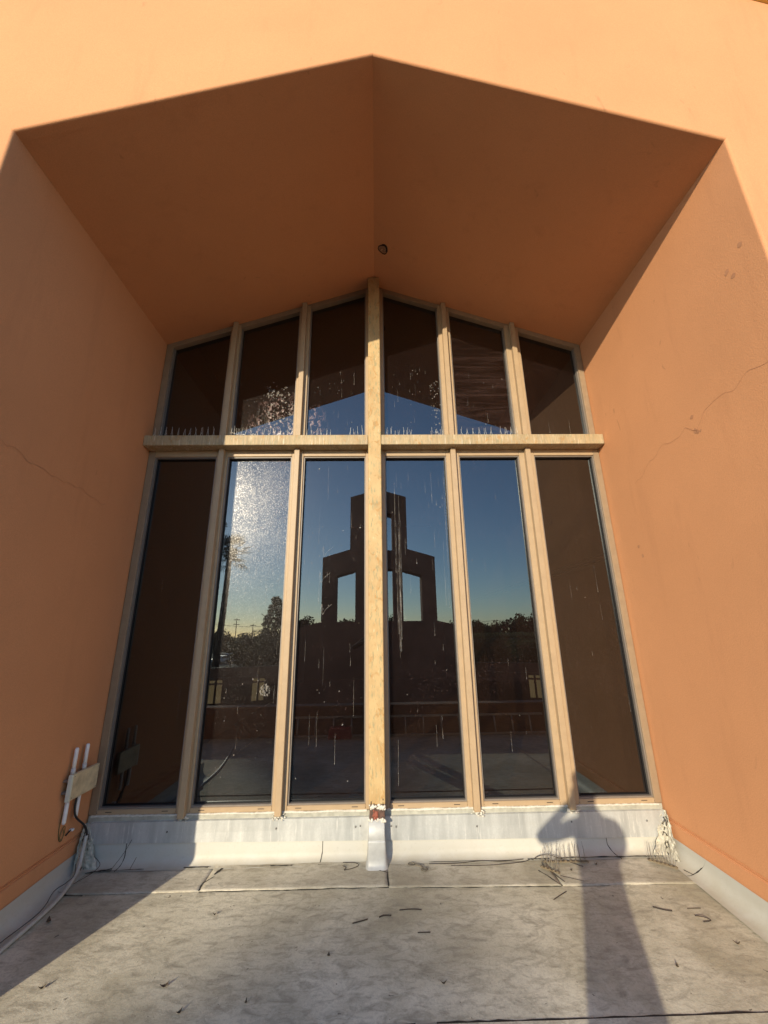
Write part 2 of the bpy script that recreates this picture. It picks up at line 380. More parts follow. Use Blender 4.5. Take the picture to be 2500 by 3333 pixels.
# ================================================================== WINDOW (part of the building)
G = [(-2.045, -1.497), (-1.372, -.797), (-.662, -.105), (.098, .655), (.802, 1.352), (1.520, 2.068)]   # clear glass of each bay
E_ = [XL, -1.428, -.730, 0.0, .728, 1.436, XR]                                                          # bay edges
ZG0, ZG1, ZB0, ZB1 = .345, 3.140, 3.212, 3.313
bm = bmesh.new()
for i, (g0, g1) in enumerate(G):
    e0, e1 = E_[i]+.004, E_[i+1]-.004
    for (z0, z1) in ((.300, ZB0),):
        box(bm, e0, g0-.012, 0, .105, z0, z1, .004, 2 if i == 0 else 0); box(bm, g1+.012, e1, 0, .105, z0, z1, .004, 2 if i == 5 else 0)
        box(bm, g0-.012, g1+.012, .001, .105, z0, ZG0-.010, .004); box(bm, g0-.012, g1+.012, .001, .09, ZG1+.010, z1, .004)
        box(bm, g0-.013, g1+.013, .002, .012, z0+.014, z0+.0165, 0, 1)                        # shadow joint in the sill rail
        for wx in (g0+.05, g1-.09): box(bm, wx, wx+.045, -.0006, .002, z0+.018, z0+.022, 0, 1)  # weep slots
    def rz(x): return roofz(x)-.055
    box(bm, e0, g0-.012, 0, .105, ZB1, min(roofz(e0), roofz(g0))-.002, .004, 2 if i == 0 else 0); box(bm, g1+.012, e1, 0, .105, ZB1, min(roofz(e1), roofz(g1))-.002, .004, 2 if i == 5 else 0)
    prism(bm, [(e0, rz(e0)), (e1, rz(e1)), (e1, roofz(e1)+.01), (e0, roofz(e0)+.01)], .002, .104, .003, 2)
    box(bm, g0-.012, g1+.012, .001, .105, ZB1-.02, ZB1+.012, .003)
window = obj("window", bm, [FRAME, GASK, FRAMED], church)
# glazing beads and gaskets
bm = bmesh.new()
for g0, g1 in G:
    for b0, b1, y0, y1, mi in ((-.012, -.002, .014, .07, 0), (-.002, .002, .040, .07, 1)):
        box(bm, g0+b0, g0+b1, y0, y1, ZG0-.010, ZG1+.010, 0, mi); box(bm, g1-b1, g1-b0, y0, y1, ZG0-.010, ZG1+.010, 0, mi)
        box(bm, g0+b1, g1-b1, y0, y1, ZG0+b0+.002, ZG0+b1+.002, 0, mi); box(bm, g0+b1, g1-b1, y0, y1, ZG1-b1-.002, ZG1-b0-.002, 0, mi)
    box(bm, g0-.012, g0-.002, .020, .105, ZB1, roofz(g0)-.058, 0, 0); box(bm, g1+.002, g1+.012, .020, .105, ZB1, roofz(g1)-.058, 0, 0)
obj("glazing_bead", bm, [BEAD, GASK], window)
# panes, each with its own dried drips
def drips(bm, x0, x1, z0, z1, n, ymid, lmax=.32, blob=True):
    for _ in range(n):
        x = x0 + (x1-x0)*random.random(); L = .03 + lmax*random.random()**2; z = z0+L + (z1-z0-L)*random.random()
        wd = .0012 + .0014*random.random(); k = 5
        P = [(x + .003*noise.noise(Vector((x*30, z*10, j))), ymid, z-L*j/k) for j in range(k+1)]
        ribbon(bm, P, [wd*(.5+.5*j/k) for j in range(k+1)], (0, -1, 0), 1)
        if blob and random.random() < .45:
            r = .0022+.0015*random.random()
            face(bm, [(x+r*math.cos(a), ymid-.0001, z-L+r*1.3*math.sin(a)) for a in [q/7*2*math.pi for q in range(7)]], 1)
def specks(bm, x0, x1, z0, z1, n, ymid, rm=.005):
    for _ in range(n):
        x = x0 + (x1-x0)*random.random(); z = z0 + (z1-z0)*random.random(); r = .0011 + rm*random.random()**4
        face(bm, [(x+r*(.6+.7*random.random())*math.cos(a), ymid-.0002, z+r*(.6+.9*random.random())*math.sin(a)) for a in [q/6*2*math.pi for q in range(6)]], 1)
YG = .055
for i, (g0, g1) in enumerate(G):
    bm = bmesh.new(); face(bm, [(g0-.006, YG, ZG0-.008), (g1+.006, YG, ZG0-.008), (g1+.006, YG, ZG1+.008), (g0-.006, YG, ZG1+.008)])
    nd = (4, 30, 22, 26, 6, 9)[i]; drips(bm, g0+.02, g1-.02, .4, 3.1, nd, YG-.002); specks(bm, g0+.02, g1-.02, .4, 3.1, (6, 160, 70, 30, 10, 10)[i], YG-.002)
    if i == 3:
        drips(bm, .17, .225, 1.35, 3.0, 22, YG-.002, 1.3); drips(bm, .58, .65, 1.7, 3.1, 10, YG-.002, .9)
    if i == 1:
        specks(bm, g0+.06, g1-.02, 1.9, 3.05, 620, YG-.002, .006); drips(bm, g0+.05, g1-.03, 1.6, 2.7, 22, YG-.002, .2)
        c = Vector((-.905, YG-.002, 1.12))
        for _ in range(60):
            a = random.random()*6.28; r = .040*math.sqrt(random.random()); q = c + Vector((math.cos(a)*r, 0, math.sin(a)*r*1.2)); s = .003+.004*random.random()
            face(bm, [(q.x+s*math.cos(b), q.y-.0002, q.z+s*math.sin(b)*1.3) for b in [h/5*6.283 for h in range(5)]], 1)
    if i == 2:
        for z, x in ((2.02, -.52), (2.25, -.5), (1.75, -.5)):
            P = spline([(x+.02*math.cos(k*1.3)+.045*k*.6, YG-.002, z+.05*math.sin(k*2.1)) for k in range(5)], 4); ribbon(bm, P, .003, (0, -1, 0), 1)
        specks(bm, -.62, -.4, 1.6, 2.5, 120, YG-.002, .005)
    p = obj("pane", bm, [GLASSD if i == 1 else GLASS, DRIP], window)
    bm = bmesh.new(); face(bm, [(g0-.006, YG, ZB1-.01), (g1+.006, YG, ZB1-.01), (g1+.006, YG, roofz(g1)-.048), (g0-.006, YG, roofz(g0)-.048)] if not (g0 < 0 < g1) else [])
    drips(bm, g0+.02, g1-.02, 3.33, 4.2, (2, 10, 14, 14, 6, 3)[i], YG-.002, .12); specks(bm, g0+.02, g1-.02, 3.33, 4.2, (4, 150, 60, 60, 20, 8)[i], YG-.002)
    if i == 1:
        specks(bm, g0+.30, g1-.005, 3.35, 3.95, 320, YG-.002, .013); specks(bm, g0+.06, g1-.06, 3.74, 3.86, 60, YG-.002, .012)
        specks(bm, g0+.03, g1-.06, 3.33, 3.39, 50, YG-.002, .018); drips(bm, g0+.2, g0+.36, 3.4, 3.75, 22, YG-.002, .25)
    if i == 3: specks(bm, g1-.10, g1-.005, 3.4, 4.0, 130, YG-.002, .008)
    obj("pane", bm, [GLASS, DRIP] if i != 4 else [GLASSW, DRIP], window)
# mullion caps
for k in (1, 2, 4, 5):
    x = E_[k]
    bm = bmesh.new(); box(bm, x-.024, x+.024, -.048, .10, .285, ZB0-.001, .003); obj("mullion", bm, FRAME, window)
    bm = bmesh.new(); box(bm, x-.024, x+.024, -.048, .10, ZB1+.001, roofz(x)-.004, .003); obj("mullion", bm, FRAME, window)
# ---- the painted steel cross over the window
cross = bmesh.new()
box(cross, -.066, .052, -.130, -.002, .375, 5.148, .010, 0, 3)
post = obj("cross", cross, POSTM, church)
bm = bmesh.new(); box(bm, XL+.004, -.067, -.117, .06, ZB0, ZB1, .009, 0, 3); obj("cross_arm", bm, ARMM, post)
bm = bmesh.new(); box(bm, .053, XR-.004, -.117, .06, ZB0, ZB1, .009, 0, 3); obj("cross_arm", bm, ARMM, post)
bm = bmesh.new()                                 # ragged caulk, bare rusty stub with a flake of red primer
box(bm, -.062, .048, -.126, -.01, .268, .38, .008, 0, 2)
def blobs(bm, n, f, mi, rr=(.006, .014), sc=(1, .6, 1)):
    for _ in range(n):
        c = f(); uvball(bm, c, random.uniform(*rr), 1, sc, mi)
blobs(bm, 34, lambda: (random.uniform(-.062, .048), -.128+random.uniform(-.003, .003), random.uniform(.346, .372)), 1)
blobs(bm, 9, lambda: (random.choice((-.05, -.03, .02, .035)), -.131, random.uniform(.37, .42)), 3, (.002, .006), (.8, .3, 1.6))
blobs(bm, 16, lambda: (random.uniform(-.035, -.005), -.127, random.uniform(.292, .338)), 2, (.005, .012), (1, .3, 1.2))
blobs(bm, 22, lambda: (random.uniform(-.068, .052), -.128+random.uniform(-.003, .002), random.uniform(.268, .288)), 1, (.006, .012))
obj("post_base", bm, [RUSTED, CAULK, RED, TAR], post)
bm = bmesh.new()                                 # sheet metal boot round the foot
def boot(z, hw, yf, rc):
    out = [(-.012-hw, -.02, z)]
    for sx in (-1, 1):
        for k in range(5):
            a = k/4*math.pi/2; a = a if sx < 0 else math.pi/2-a
            out.append((-.012+sx*(hw-rc+rc*math.cos(a)), yf+rc-rc*math.sin(a), z))
    return out + [(-.012+hw, -.02, z)]
L = [boot(.280, .056, -.132, .006), boot(.162, .058, -.135, .006), boot(.160, .0575, -.1345, .006), boot(.158, .0615, -.1395, .010), boot(.150, .062, -.141, .012), boot(.10, .064, -.139, .014), boot(.055, .067, -.139, .018), boot(.028, .070, -.143, .022), boot(.012, .074, -.152, .028), boot(.003, .079, -.163, .034), boot(-.004, .081, -.168, .036)]
V = [[bm.verts.new(p) for p in q] for q in L]
for a, b in zip(V, V[1:]):
    for i in range(len(a)-1): bm.faces.new((a[i], a[i+1], b[i+1], b[i])).smooth = True
bm.faces.new(V[0])
for s in (-1, 1):                                # side flanges screwed to the flashing
    x = -.012+s*.085
    face(bm, [(x-.030, -.0245, .265), (x+.030, -.0245, .265), (x+.034, -.0245, .16), (x+.012, -.0245, .13), (x-.030, -.0245, .125)] if s > 0 else [(x-.030, -.0245, .265), (x+.030, -.0245, .265), (x+.030, -.0245, .125), (x-.012, -.0245, .13), (x-.034, -.0245, .16)])
bmesh.ops.recalc_face_normals(bm, faces=bm.faces)
obj("post_boot", bm, plain("pale_boot_metal", (.46, .465, .45), .5, .2, .08, 25), post)

# ---- below the window: sealant, metal flashing, base membrane
bm = bmesh.new()
box(bm, XL+.01, XR-.01, -.004, .05, .262, .299, .004)
obj("sill_sealant", bm, SEALG, church)
for xa_, xb_, ks in ((XL+.03, -.075, (1, 2)), (.062, XR-.03, (4, 5))):      # lumpy beads of white caulk either side of the post
    bm = bmesh.new(); x = xa_; rows = []
    while x < xb_:
        h = .0035+.007*abs(noise.noise(Vector((x*4.1, 0, 0))))+.003*random.random(); zc = .296+.004*noise.noise(Vector((x*5, 3, 0)))+.003*noise.noise(Vector((x*31, 1, 0))); pr = .004+h*.6
        rows.append([bm.verts.new(p) for p in ((x, .002, zc+h), (x, -pr*.8, zc+h*.7), (x, -pr-.003, zc), (x, -pr*.7, zc-h*.8), (x, .002, zc-h))]); x += .008
    for p, q in zip(rows, rows[1:]):
        for i in range(4): bm.faces.new((p[i], q[i], q[i+1], p[i+1])).smooth = True
    for k in ks:
        blobs(bm, 26, lambda: (E_[k]+random.uniform(-.04, .05), -.045+random.uniform(0, .04), random.uniform(.258, .292)), 0, (.004, .010), (1.3, .8, .7))
    bmesh.ops.recalc_face_normals(bm, faces=bm.faces)
    obj("caulk", bm, CAULK, church)
bm = bmesh.new()
nx = 60; xs = [XL+.02+(XR-XL-.04)*i/nx for i in range(nx+1)]
def flb(x): return .118-.010*x + .004*noise.noise(Vector((x*2, 0, 7)))
rows = []
for x in xs:
    dz = .003*noise.noise(Vector((x*1.7, 2, 0)))
    rows.append([bm.verts.new(p) for p in ((x, -.004, .266), (x, -.022+dz, .262), (x, -.022+dz*1.5, .19), (x, -.024+dz, flb(x)), (x, -.018+dz, flb(x)-.001))])
for a, b in zip(rows, rows[1:]):
    for i in range(4): f = bm.faces.new((a[i], a[i+1], b[i+1], b[i])); f.smooth = False
for (x, z) in ((-1.52, .20), (-.74, .205), (-.13, .21), (-.165, .205), (.095, .205), (.13, .20), (.72, .19), (1.42, .205), (1.98, .20)):
    uvball(bm, (x, -.024, z), .0075, 1, (1, .5, 1), 1)
bmesh.ops.recalc_face_normals(bm, faces=bm.faces)
obj("metal_flashing", bm, [GALV, plain("screw_head", (.20, .20, .19), .5, .6)], church)
bm = bmesh.new()                                 # membrane turned up the wall in a cove
def cove(h, proud, reach):
    out = [(proud, h)]
    for k in range(8):
        a = k/7*math.pi/2; out.append((proud + reach*(1-math.cos(a)), reach*.9*(1-math.sin(a))+.0))
    out.append((proud+reach+.03, .0015)); return out
pr = cove(.20, .010, .055)
rows = []
for x in [XL+.01+(XR-XL-.02)*i/90 for i in range(91)]:
    j = .004*noise.noise(Vector((x*2.3, 4, 1)))
    rows.append([bm.verts.new((x, -d-j*(1 if z > .02 else 2), z+fz(-d)+.006)) for d, z in pr])
for a, b in zip(rows, rows[1:]):
    for i in range(len(pr)-1): bm.faces.new((a[i], a[i+1], b[i+1], b[i])).smooth = True
for x0 in (-.40, 1.66, -1.80):                   # lap joints
    P = [(x0+.02*k*.3*(1 if x0 > 0 else -.3), -d-.0015, z+fz(-d)+.0065) for k, (d, z) in enumerate(pr)]
    ribbon(bm, P, [.003+.004*random.random() for _ in P], (0, -1, .4), 1)
bmesh.ops.recalc_face_normals(bm, faces=bm.faces)
obj("base_membrane", bm, [WHITE, TAR], church)
for x, s in ((XL, 1), (XR, -1)):                 # membrane along the side walls
    bm = bmesh.new(); rows = []; pr2 = cove(.100, .006, .085)
    for k in range(61):
        yy = -.04 - (DP+.02)*k/60; j = .006*noise.noise(Vector((x, yy*2.2, 1)))
        rows.append([bm.verts.new((x+s*d+ (jog(0)*-yy/DP if s > 0 else 0) + (j if i > 2 else 0), yy, z+fz(yy)*(1 if i > 0 else 0) + (.006*noise.noise(Vector((yy*1.5, x, 0))) if i == 0 else 0)+.005)) for i, (d, z) in enumerate(pr2)])
    for a, b in zip(rows, rows[1:]):
        for i in range(len(pr2)-1): bm.faces.new((a[i], a[i+1], b[i+1], b[i])).smooth = True
    q = [(x+s*d-s*(.001), -.345+.05*math.sin(k*.25), z+fz(-.35)+.0075) for k, (d, z) in enumerate(pr2)]
    ribbon(bm, q, [.006+.005*random.random() for _ in q], (s, 0, .6), 1)
    bmesh.ops.recalc_face_normals(bm, faces=bm.faces)
    obj("base_membrane", bm, [WHITE, TAR], church)
CORNER = plain("patched_mastic", (.47, .44, .36), .75, 0, .3, 30, 1.0, 45)
for x, s in ((XL, 1), (XR, -1)):                 # rough mastic patch in each bottom corner
    bm = bmesh.new(); t = bmesh.new(); bmesh.ops.create_grid(t, x_segments=44, y_segments=64, size=.5)
    for v in t.verts:
        u, vv = v.co.x+.5, v.co.y+.5; z = vv*.27
        half = .035+.075*(1-vv)**1.2
        d = (u-.5)*2*half + .018*noise.noise(Vector((u*2, vv*6, x)))
        n3 = .012*noise.noise(Vector((u*7, vv*12, x)))+.005*noise.noise(Vector((u*20, vv*34, x)))+.0018*noise.noise(Vector((u*50, vv*80, x)))
        cor = .018+.045*(1-vv)**2 + n3
        v.co = Vector((x+s*(max(d, 0)+cor), -(max(-d, 0)+cor), z-.004))
    for f in t.faces: f.smooth = True
    merge(bm, t)
    for _ in range(16):
        vv = random.random(); q0 = Vector((x+s*(.040+.03*(1-vv)), -(.040+.03*(1-vv)), vv*.24)); q = q0+Vector((random.uniform(-.02, .02), random.uniform(-.02, .02), 0)); P = [q]
        for _k in range(4): P.append(P[-1]+Vector((random.uniform(-.009, .009), random.uniform(-.009, .009), -random.uniform(.003, .014))))
        tube(bm, P, [.001, .0035, .002, .004, .001], 5, 1)
    obj("corner_patch", bm, [CORNER, plain("cracked_tar", (.05, .04, .03), .85)], church)

# ================================================================== ROOF DECK (the ground we stand on)
deck = bmesh.new()
def dz(x, y): return fz(y) + .0035*noise.noise(Vector((x*1.3, y*1.3, 2))) + .0015*noise.noise(Vector((x*6, y*6, 5)))
nx, ny = 90, 86
V = [[deck.verts.new((-9+18*i/nx if abs(-9+18*i/nx) > 2.4 or True else 0, -4.05*j/ny+.0, dz(-9+18*i/nx, -4.05*j/ny))) for i in range(nx+1)] for j in range(ny+1)]
for j in range(ny):
    for i in range(nx): deck.faces.new((V[j][i], V[j+1][i], V[j+1][i+1], V[j][i+1])).smooth = True
bmesh.ops.recalc_face_normals(deck, faces=deck.faces)
deck = obj("roof_deck", deck, DECK, kind='structure')
def sheet(x0, x1, y0, y1, lift, n=60, wob=.006, slant=0):
    bm = bmesh.new(); top = []; bot = []; low = []
    for i in range(n+1):
        x = x0+(x1-x0)*i/n; e = y0 + slant*(x-x0) + wob*noise.noise(Vector((x*2.2, y0, 3)))
        col = [bm.verts.new((x, e+(y1-e)*k/14, dz(x, e+(y1-e)*k/14)+lift)) for k in range(15)]
        low.append(bm.verts.new((x, e-.0005, dz(x, e)-.002))); top.append(col)
    for a, b, l0, l1 in zip(top, top[1:], low, low[1:]):
        for k in range(14): bm.faces.new((a[k], b[k], b[k+1], a[k+1])).smooth = True
        bm.faces.new((a[0], l0, l1, b[0]))
    for col in (top[0], top[-1]):
        lo = [bm.verts.new(v.co-Vector((0, 0, lift+.002))) for v in col]
        for k in range(14): bm.faces.new((col[k], col[k+1], lo[k+1], lo[k]))
    bmesh.ops.recalc_face_normals(bm, faces=bm.faces); return bm
DECK2 = deckmat("weathered_membrane_lap", (.54, .50, .41))
obj("membrane_strip", sheet(-2.03, -1.145, -.322, -.05, .004, 30), DECK2, deck)
obj("membrane_strip", sheet(-1.14, .060, -.322, -.05, .007, 40, .006, -.004), DECK2, deck)
obj("membrane_strip", sheet(.064, 1.17, -.335, -.05, .005, 40, .006, -.02), DECK2, deck)
obj("membrane_strip", sheet(1.175, 2.06, -.358, -.05, .0045, 30, .006, -.012), DECK2, deck)
obj("membrane_sheet", sheet(-2.04, 2.06, -4.04, -1.246, .006, 90, .0), DECK, deck)
bm = bmesh.new()                                 # the far edge of the wide sheet and dark sealant beads along the laps
def bead(pts, wd, lift, k=9, amp=.006, gaps=0.0):
    P = jag(pts, amp, k, 2); run = []
    for p in P:
        if random.random() < gaps:
            if len(run) > 1: ribbon(bm, run, [wd*random.uniform(.4, 1.4) for _ in run], (0, 0, 1))
            run = []
        else: run.append(Vector((p.x, p.y, dz(p.x, p.y)+lift)))
    if len(run) > 1: ribbon(bm, run, [wd*random.uniform(.4, 1.4) for _ in run], (0, 0, 1))
bead([(-1.14, -.328, 0), (-.4, -.334, 0), (.060, -.330, 0), (.6, -.349, 0), (1.17, -.362, 0)], .009, .0025, 24)
bead([(-1.14, -.325, 0), (-1.15, -.25, 0), (-1.10, -.18, 0)], .008, .008, 8); bead([(-1.11, -.16, 0), (-1.08, -.09, 0)], .02, .009, 4, .002)
bead([(.062, -.33, 0), (.062, -.19, 0), (-.02, -.15, 0)], .006, .0085, 8)
bead([(1.17, -.37, 0), (1.12, -.27, 0), (1.08, -.2, 0)], .006, .008, 6)
bead([(-2.0, -.328, 0), (-1.86, -.34, 0)], .012, .006, 8)
bead([(-2.03, -.330, 0), (-1.15, -.325, 0)], .003, .0025, 20, .003, .25)
bead([(1.18, -.368, 0), (2.03, -.372, 0)], .003, .0025, 20, .003, .25)
bead([(-2.0, -1.238, 0), (2.03, -1.240, 0)], .015, .0025, 90, .005, .04)
bead([(1.05, -.085, 0), (1.25, -.078, 0), (1.9, -.080, 0), (2.02, -.085, 0)], .013, .014, 22, .006, .04)
bead([(.35, -.085, 0), (1.05, -.088, 0)], .006, .013, 18, .006, .2)
bead([(-1.35, -.085, 0), (-1.18, -.085, 0)], .016, .014, 6); bead([(-.75, -.085, 0), (-.6, -.083, 0)], .012, .013, 8)
bead([(-1.95, -.10, 0), (-1.62, -.085, 0)], .010, .013, 10); bead([(-1.15, -.083, 0), (-.35, -.083, 0)], .004, .013, 22, .006, .4)
bead([(-2.0, -.12, 0), (-1.85, -.07, 0)], .02, .012, 8, .02)
obj("lap_sealant", bm, TAR, deck)

# ================================================================== SMALL THINGS ON THE DECK AND WALLS
# antenna box
ant = empty("antenna", (-2.08, -.20, .58), label="cream outdoor wifi antenna box with white rods on the shaded left wall", cat="antenna")
bm = bmesh.new(); box(bm, -2.075, -2.05, -.347, -.070, .505, .660, .004, 0, 2); box(bm, -2.076, -2.049, -.349, -.333, .503, .661, .003, 1, 2)
obj("box", bm, [PANEL, PANELED], ant)
bm = bmesh.new(); box(bm, -2.119, -2.075, -.27, -.14, .53, .63, .004); obj("wall_bracket", bm, BLACKC, ant)
SCR = plain("dull_screw", (.25, .24, .22), .4, .6)
for yy, zz in ((-.322, .52), (-.322, .645), (-.082, .517), (-.082, .642)):
    bm = bmesh.new(); uvball(bm, (-2.0495, yy, zz), .004, 1, (.4, 1, 1)); obj("screw", bm, SCR, ant)
for zz in (.545, .615):
    bm = bmesh.new(); box(bm, -2.119, -2.074, -.340, -.15, zz, zz+.014, .002); obj("strap", bm, BEAD, ant)
for y0 in (-.303, -.193):
    bm = bmesh.new(); tube(bm, [(-2.083, y0, .675), (-2.083, y0, .806), (-2.083, y0, .816)], [.0125, .0125, .008], 12)
    rod = obj("antenna_rod", bm, PVCW, ant)
    bm = bmesh.new(); tube(bm, [(-2.083, y0, .655), (-2.083, y0, .690)], .0145, 12); obj("rod_collar", bm, plain("dull_white_collar", (.60, .60, .58), .5), rod)
    bm = bmesh.new(); tube(bm, [(-2.083, y0, .525), (-2.083, y0, .372), (-2.083, y0, .364)], [.0125, .0125, .008], 12); obj("antenna_rod", bm, PVCW, ant)
bm = bmesh.new()
tube(bm, spline([(-2.066, -.241, .51), (-2.066, -.243, .43), (-2.062, -.215, .37), (-2.055, -.13, .295), (-2.05, -.09, .235), (-2.052, -.085, .19)], 6), .0065, 8)
tag(obj("cable", bm, BLACKC, smooth=True), "thin black cable dropping from the antenna box into the grey conduit", "cable")
bm = bmesh.new()
tube(bm, spline([(-2.052, -.085, .215), (-2.050, -.10, .12), (-2.03, -.15, .05), (-2.005, -.25, .018), (-1.975, -.40, .004), (-1.965, -.60, -.002), (-1.97, -.85, -.010), (-1.95, -1.4, -.028), (-1.98, -2.2, -.05), (-2.2, -3.4, -.09)], 8), .0115, 10)
tag(obj("conduit", bm, GREYC, smooth=True), "grey flexible conduit running along the foot of the shaded left wall", "conduit")
bm = bmesh.new()
tube(bm, spline([(-2.112, -.262, .53), (-2.108, -.29, .44), (-2.108, -.30, .34), (-2.108, -.285, .275), (-2.106, -.262, .255), (-2.104, -.246, .30), (-2.104, -.252, .335), (-2.106, -.272, .325), (-2.106, -.280, .28), (-2.104, -.262, .262), (-2.104, -.25, .29), (-2.106, -.262, .32)], 6), .0022, 6)
tag(obj("wire", bm, GREENW, smooth=True), "thin olive wire looped on the left wall beside the antenna box", "wire")
bm = bmesh.new(); box(bm, -2.119, -2.09, -.185, -.165, .278, .292, .003); tube(bm, [(-2.105, -.185, .286), (-2.105, -.225, .272)], .005, 6, 1)
tag(obj("wall_clip", bm, [PVCW, BLACKC]), "small white cable clip on the left wall under the antenna box", "clip")
bm = bmesh.new(); tube(bm, spline([(-2.02, -.20, .10), (-2.00, -.23, .055), (-2.02, -.27, .03), (-2.03, -.36, .03), (-1.99, -.52, .008), (-2.02, -.8, -.004), (-2.04, -1.3, -.02)], 8), .0022, 5)
tag(obj("wire", bm, BLACKC, smooth=True), "thin black wire lying in the cove behind the grey conduit", "wire")

# bird spikes
def spike_strip(n, L, kind, seed):
    rnd = random.Random(seed); root = empty("bird_spike_strip")
    bm = bmesh.new(); box(bm, -L/2, L/2, -.010, .010, 0, .005, .001)
    for i in range(n): tube(bm, [(-L/2+L*(i+.5)/n, 0, .004), (-L/2+L*(i+.5)/n, 0, .009)], .009, 8)
    obj("strip_base", bm, SPBASE if kind != 'old' else DUSTYBASE, root)
    bm = bmesh.new()
    for i in range(n):
        x = -L/2+L*(i+.5)/n
        if kind == 'v':
            for dx in (-.010, .012): tube(bm, [(x+dx, rnd.uniform(-.006, .006), .004), (x+rnd.uniform(-.005, .005), rnd.uniform(-.012, .012), rnd.uniform(.085, .118))], .0011, 4)
            if rnd.random() < .5: tube(bm, [(x-.02, 0, .004), (x-.004, .01, rnd.uniform(.05, .075))], .0010, 4)
        else:
            for q in range(2 if kind == 'up' else 3):
                tube(bm, [(x+rnd.uniform(-.008, .008), 0, .004), (x+rnd.uniform(-.016, .016), rnd.uniform(-.03, .03), rnd.uniform(.07, .12))], .0011, 4)
    obj("spikes", bm, SPIKE if kind != 'old' else plain("dirty_spike", (.24, .21, .17), .5, .3), root)
    return root
def put(o, loc, rz, label, group, rx=0.0):
    o.location = loc; o.rotation_euler = (rx, 0, rz); tag(o, label, "bird spikes", group); return o
GB = "bird spikes along the cross arm"
ZS = ZB1+.001
put(spike_strip(11, .60, 'v', 1), (-1.79, -.055, ZS), 0, "bird spike strip in crossed pairs on the shaded left end of the cross arm", GB)
put(spike_strip(5, .16, 'up', 2), (-1.29, -.06, ZS+.012), .1, "tangled bird spike clump with white threads over the second bay from left", GB)
put(spike_strip(7, .38, 'up', 3), (-1.00, -.05, ZS), 0, "bird spike strip in front of the dropping-splashed upper pane", GB)
put(spike_strip(6, .26, 'up', 4), (-.53, -.05, ZS), 0, "bird spike strip left of the cross post, at the outer end of that bay", GB)
put(spike_strip(4, .17, 'up', 5), (-.18, -.05, ZS), 0, "short bird spike strip close beside the left side of the cross post", GB)
put(spike_strip(7, .27, 'up', 6), (.225, -.05, ZS), 0, "bird spike strip close beside the right side of the cross post", GB)
put(spike_strip(4, .14, 'up', 7), (.59, -.05, ZS), 0, "short bird spike strip right of the cross, next to the first right mullion", GB)
put(spike_strip(6, .34, 'v', 8), (.96, -.05, ZS), 0, "bird spike strip under the wiped hazy upper pane, nearer the cross", GB)
put(spike_strip(4, .20, 'v', 9), (1.27, -.05, ZS), 0, "short bird spike strip under the wiped hazy upper pane, farther from the cross", GB)
GF = "loose bird spikes fallen on the deck"
put(spike_strip(9, .31, 'old', 10), (1.30, -.135, .012), -.05, "dirty fallen bird spike strip lying along the wall inside the person's shadow", GF, -.12)
put(spike_strip(5, .13, 'old', 11), (1.15, -.225, .010), -.75, "short dirty fallen bird spike strip lying askew left of the person's shadow", GF, -.12)
put(spike_strip(7, .17, 'old', 12), (1.945, -.19, .010), -.72, "dirty fallen bird spike strip lying by the sunlit right corner patch", GF, -.12)
# nest scrap on the arm
bm = bmesh.new()
for _ in range(26):
    a = Vector((-1.21+random.uniform(-.10, .10), -.075+random.uniform(-.02, .02), ZS+.006+random.uniform(0, .02))); d = Vector((random.uniform(-.06, .06), random.uniform(-.02, .02), random.uniform(-.005, .02)))
    tube(bm, [a, a+d*.5+Vector((0, 0, .006)), a+d], .0018, 4, random.choice((0, 1, 1)))
tag(obj("nest_scrap", bm, [TWIG, plain("white_feather_thread", (.75, .72, .66), .8)]), "scrap of bird nest with white threads on the cross arm", "nest scrap")

# twigs, leaves and wires on the deck
def twig(pts, r, label, m=TWIG, lift=.004):
    bm = bmesh.new(); P = [Vector((x, y, dz(x, y)+lift+h)) for x, y, h in pts]; tube(bm, spline(P, 5), [r*.72]*(5*(len(P)-1)+1), 5)
    tag(obj("twig", bm, m, smooth=True), label, "twig", "twigs and stems on the deck")
twig([(-.25, -.075, .012), (-.16, -.085, .012), (-.14, -.11, .008), (-.19, -.145, .008), (-.235, -.155, .008)], .003, "curled D-shaped twig on the deck left of the post boot")
twig([(-.235, -.155, .008), (-.225, -.125, .008), (-.25, -.11, .01)], .0026, "hooked twig end touching the D-shaped curled twig")
twig([(.12, -.545, 0), (.20, -.54, 0), (.25, -.548, 0)], .0035, "short dark twig on the deck in front of the post boot")
twig([(-.15, -.645, 0), (-.10, -.63, 0), (-.065, -.615, 0)], .0042, "dark twig piece lying aslant in the middle of the deck")
twig([(.0, -.60, 0), (.03, -.592, .003), (.07, -.588, 0)], .005, "crumbled dark twig piece in the middle of the deck, nearer the window")
twig([(.21, -.725, 0), (.28, -.723, 0)], .0032, "straight dark stick on the deck, nearest the middle of the soft shade")
twig([(1.06, -.49, 0), (1.13, -.445, 0), (1.17, -.42, 0)], .0032, "straight twig on the deck just left of the person's shadow")
twig([(1.61, -.58, 0), (1.66, -.605, 0), (1.70, -.615, 0)], .0045, "thick dark twig on the sunlit deck right of the person's shadow")
twig([(1.80, -.60, 0), (1.88, -.60, 0)], .002, "hair-thin pale twig on the deck at the right", LEAFD)
twig([(1.80, -.66, 0), (1.83, -.69, .01), (1.86, -.70, 0), (1.81, -.71, 0)], .003, "crooked little twig on the deck toward the right wall")
twig([(2.05, -.24, .004), (2.07, -.29, .004)], .003, "short twig in the cove of the right wall")
twig([(.35, -.11, .01), (.55, -.115, .012), (.72, -.095, .012), (.86, -.10, .01), (1.02, -.085, .012)], .0028, "long wavy stem along the wall foot right of the post boot")
twig([(.50, -.135, .008), (.75, -.14, .008), (.98, -.12, .010), (1.05, -.10, .012)], .0024, "thinner wavy stem lying outside the long stem at the wall foot")
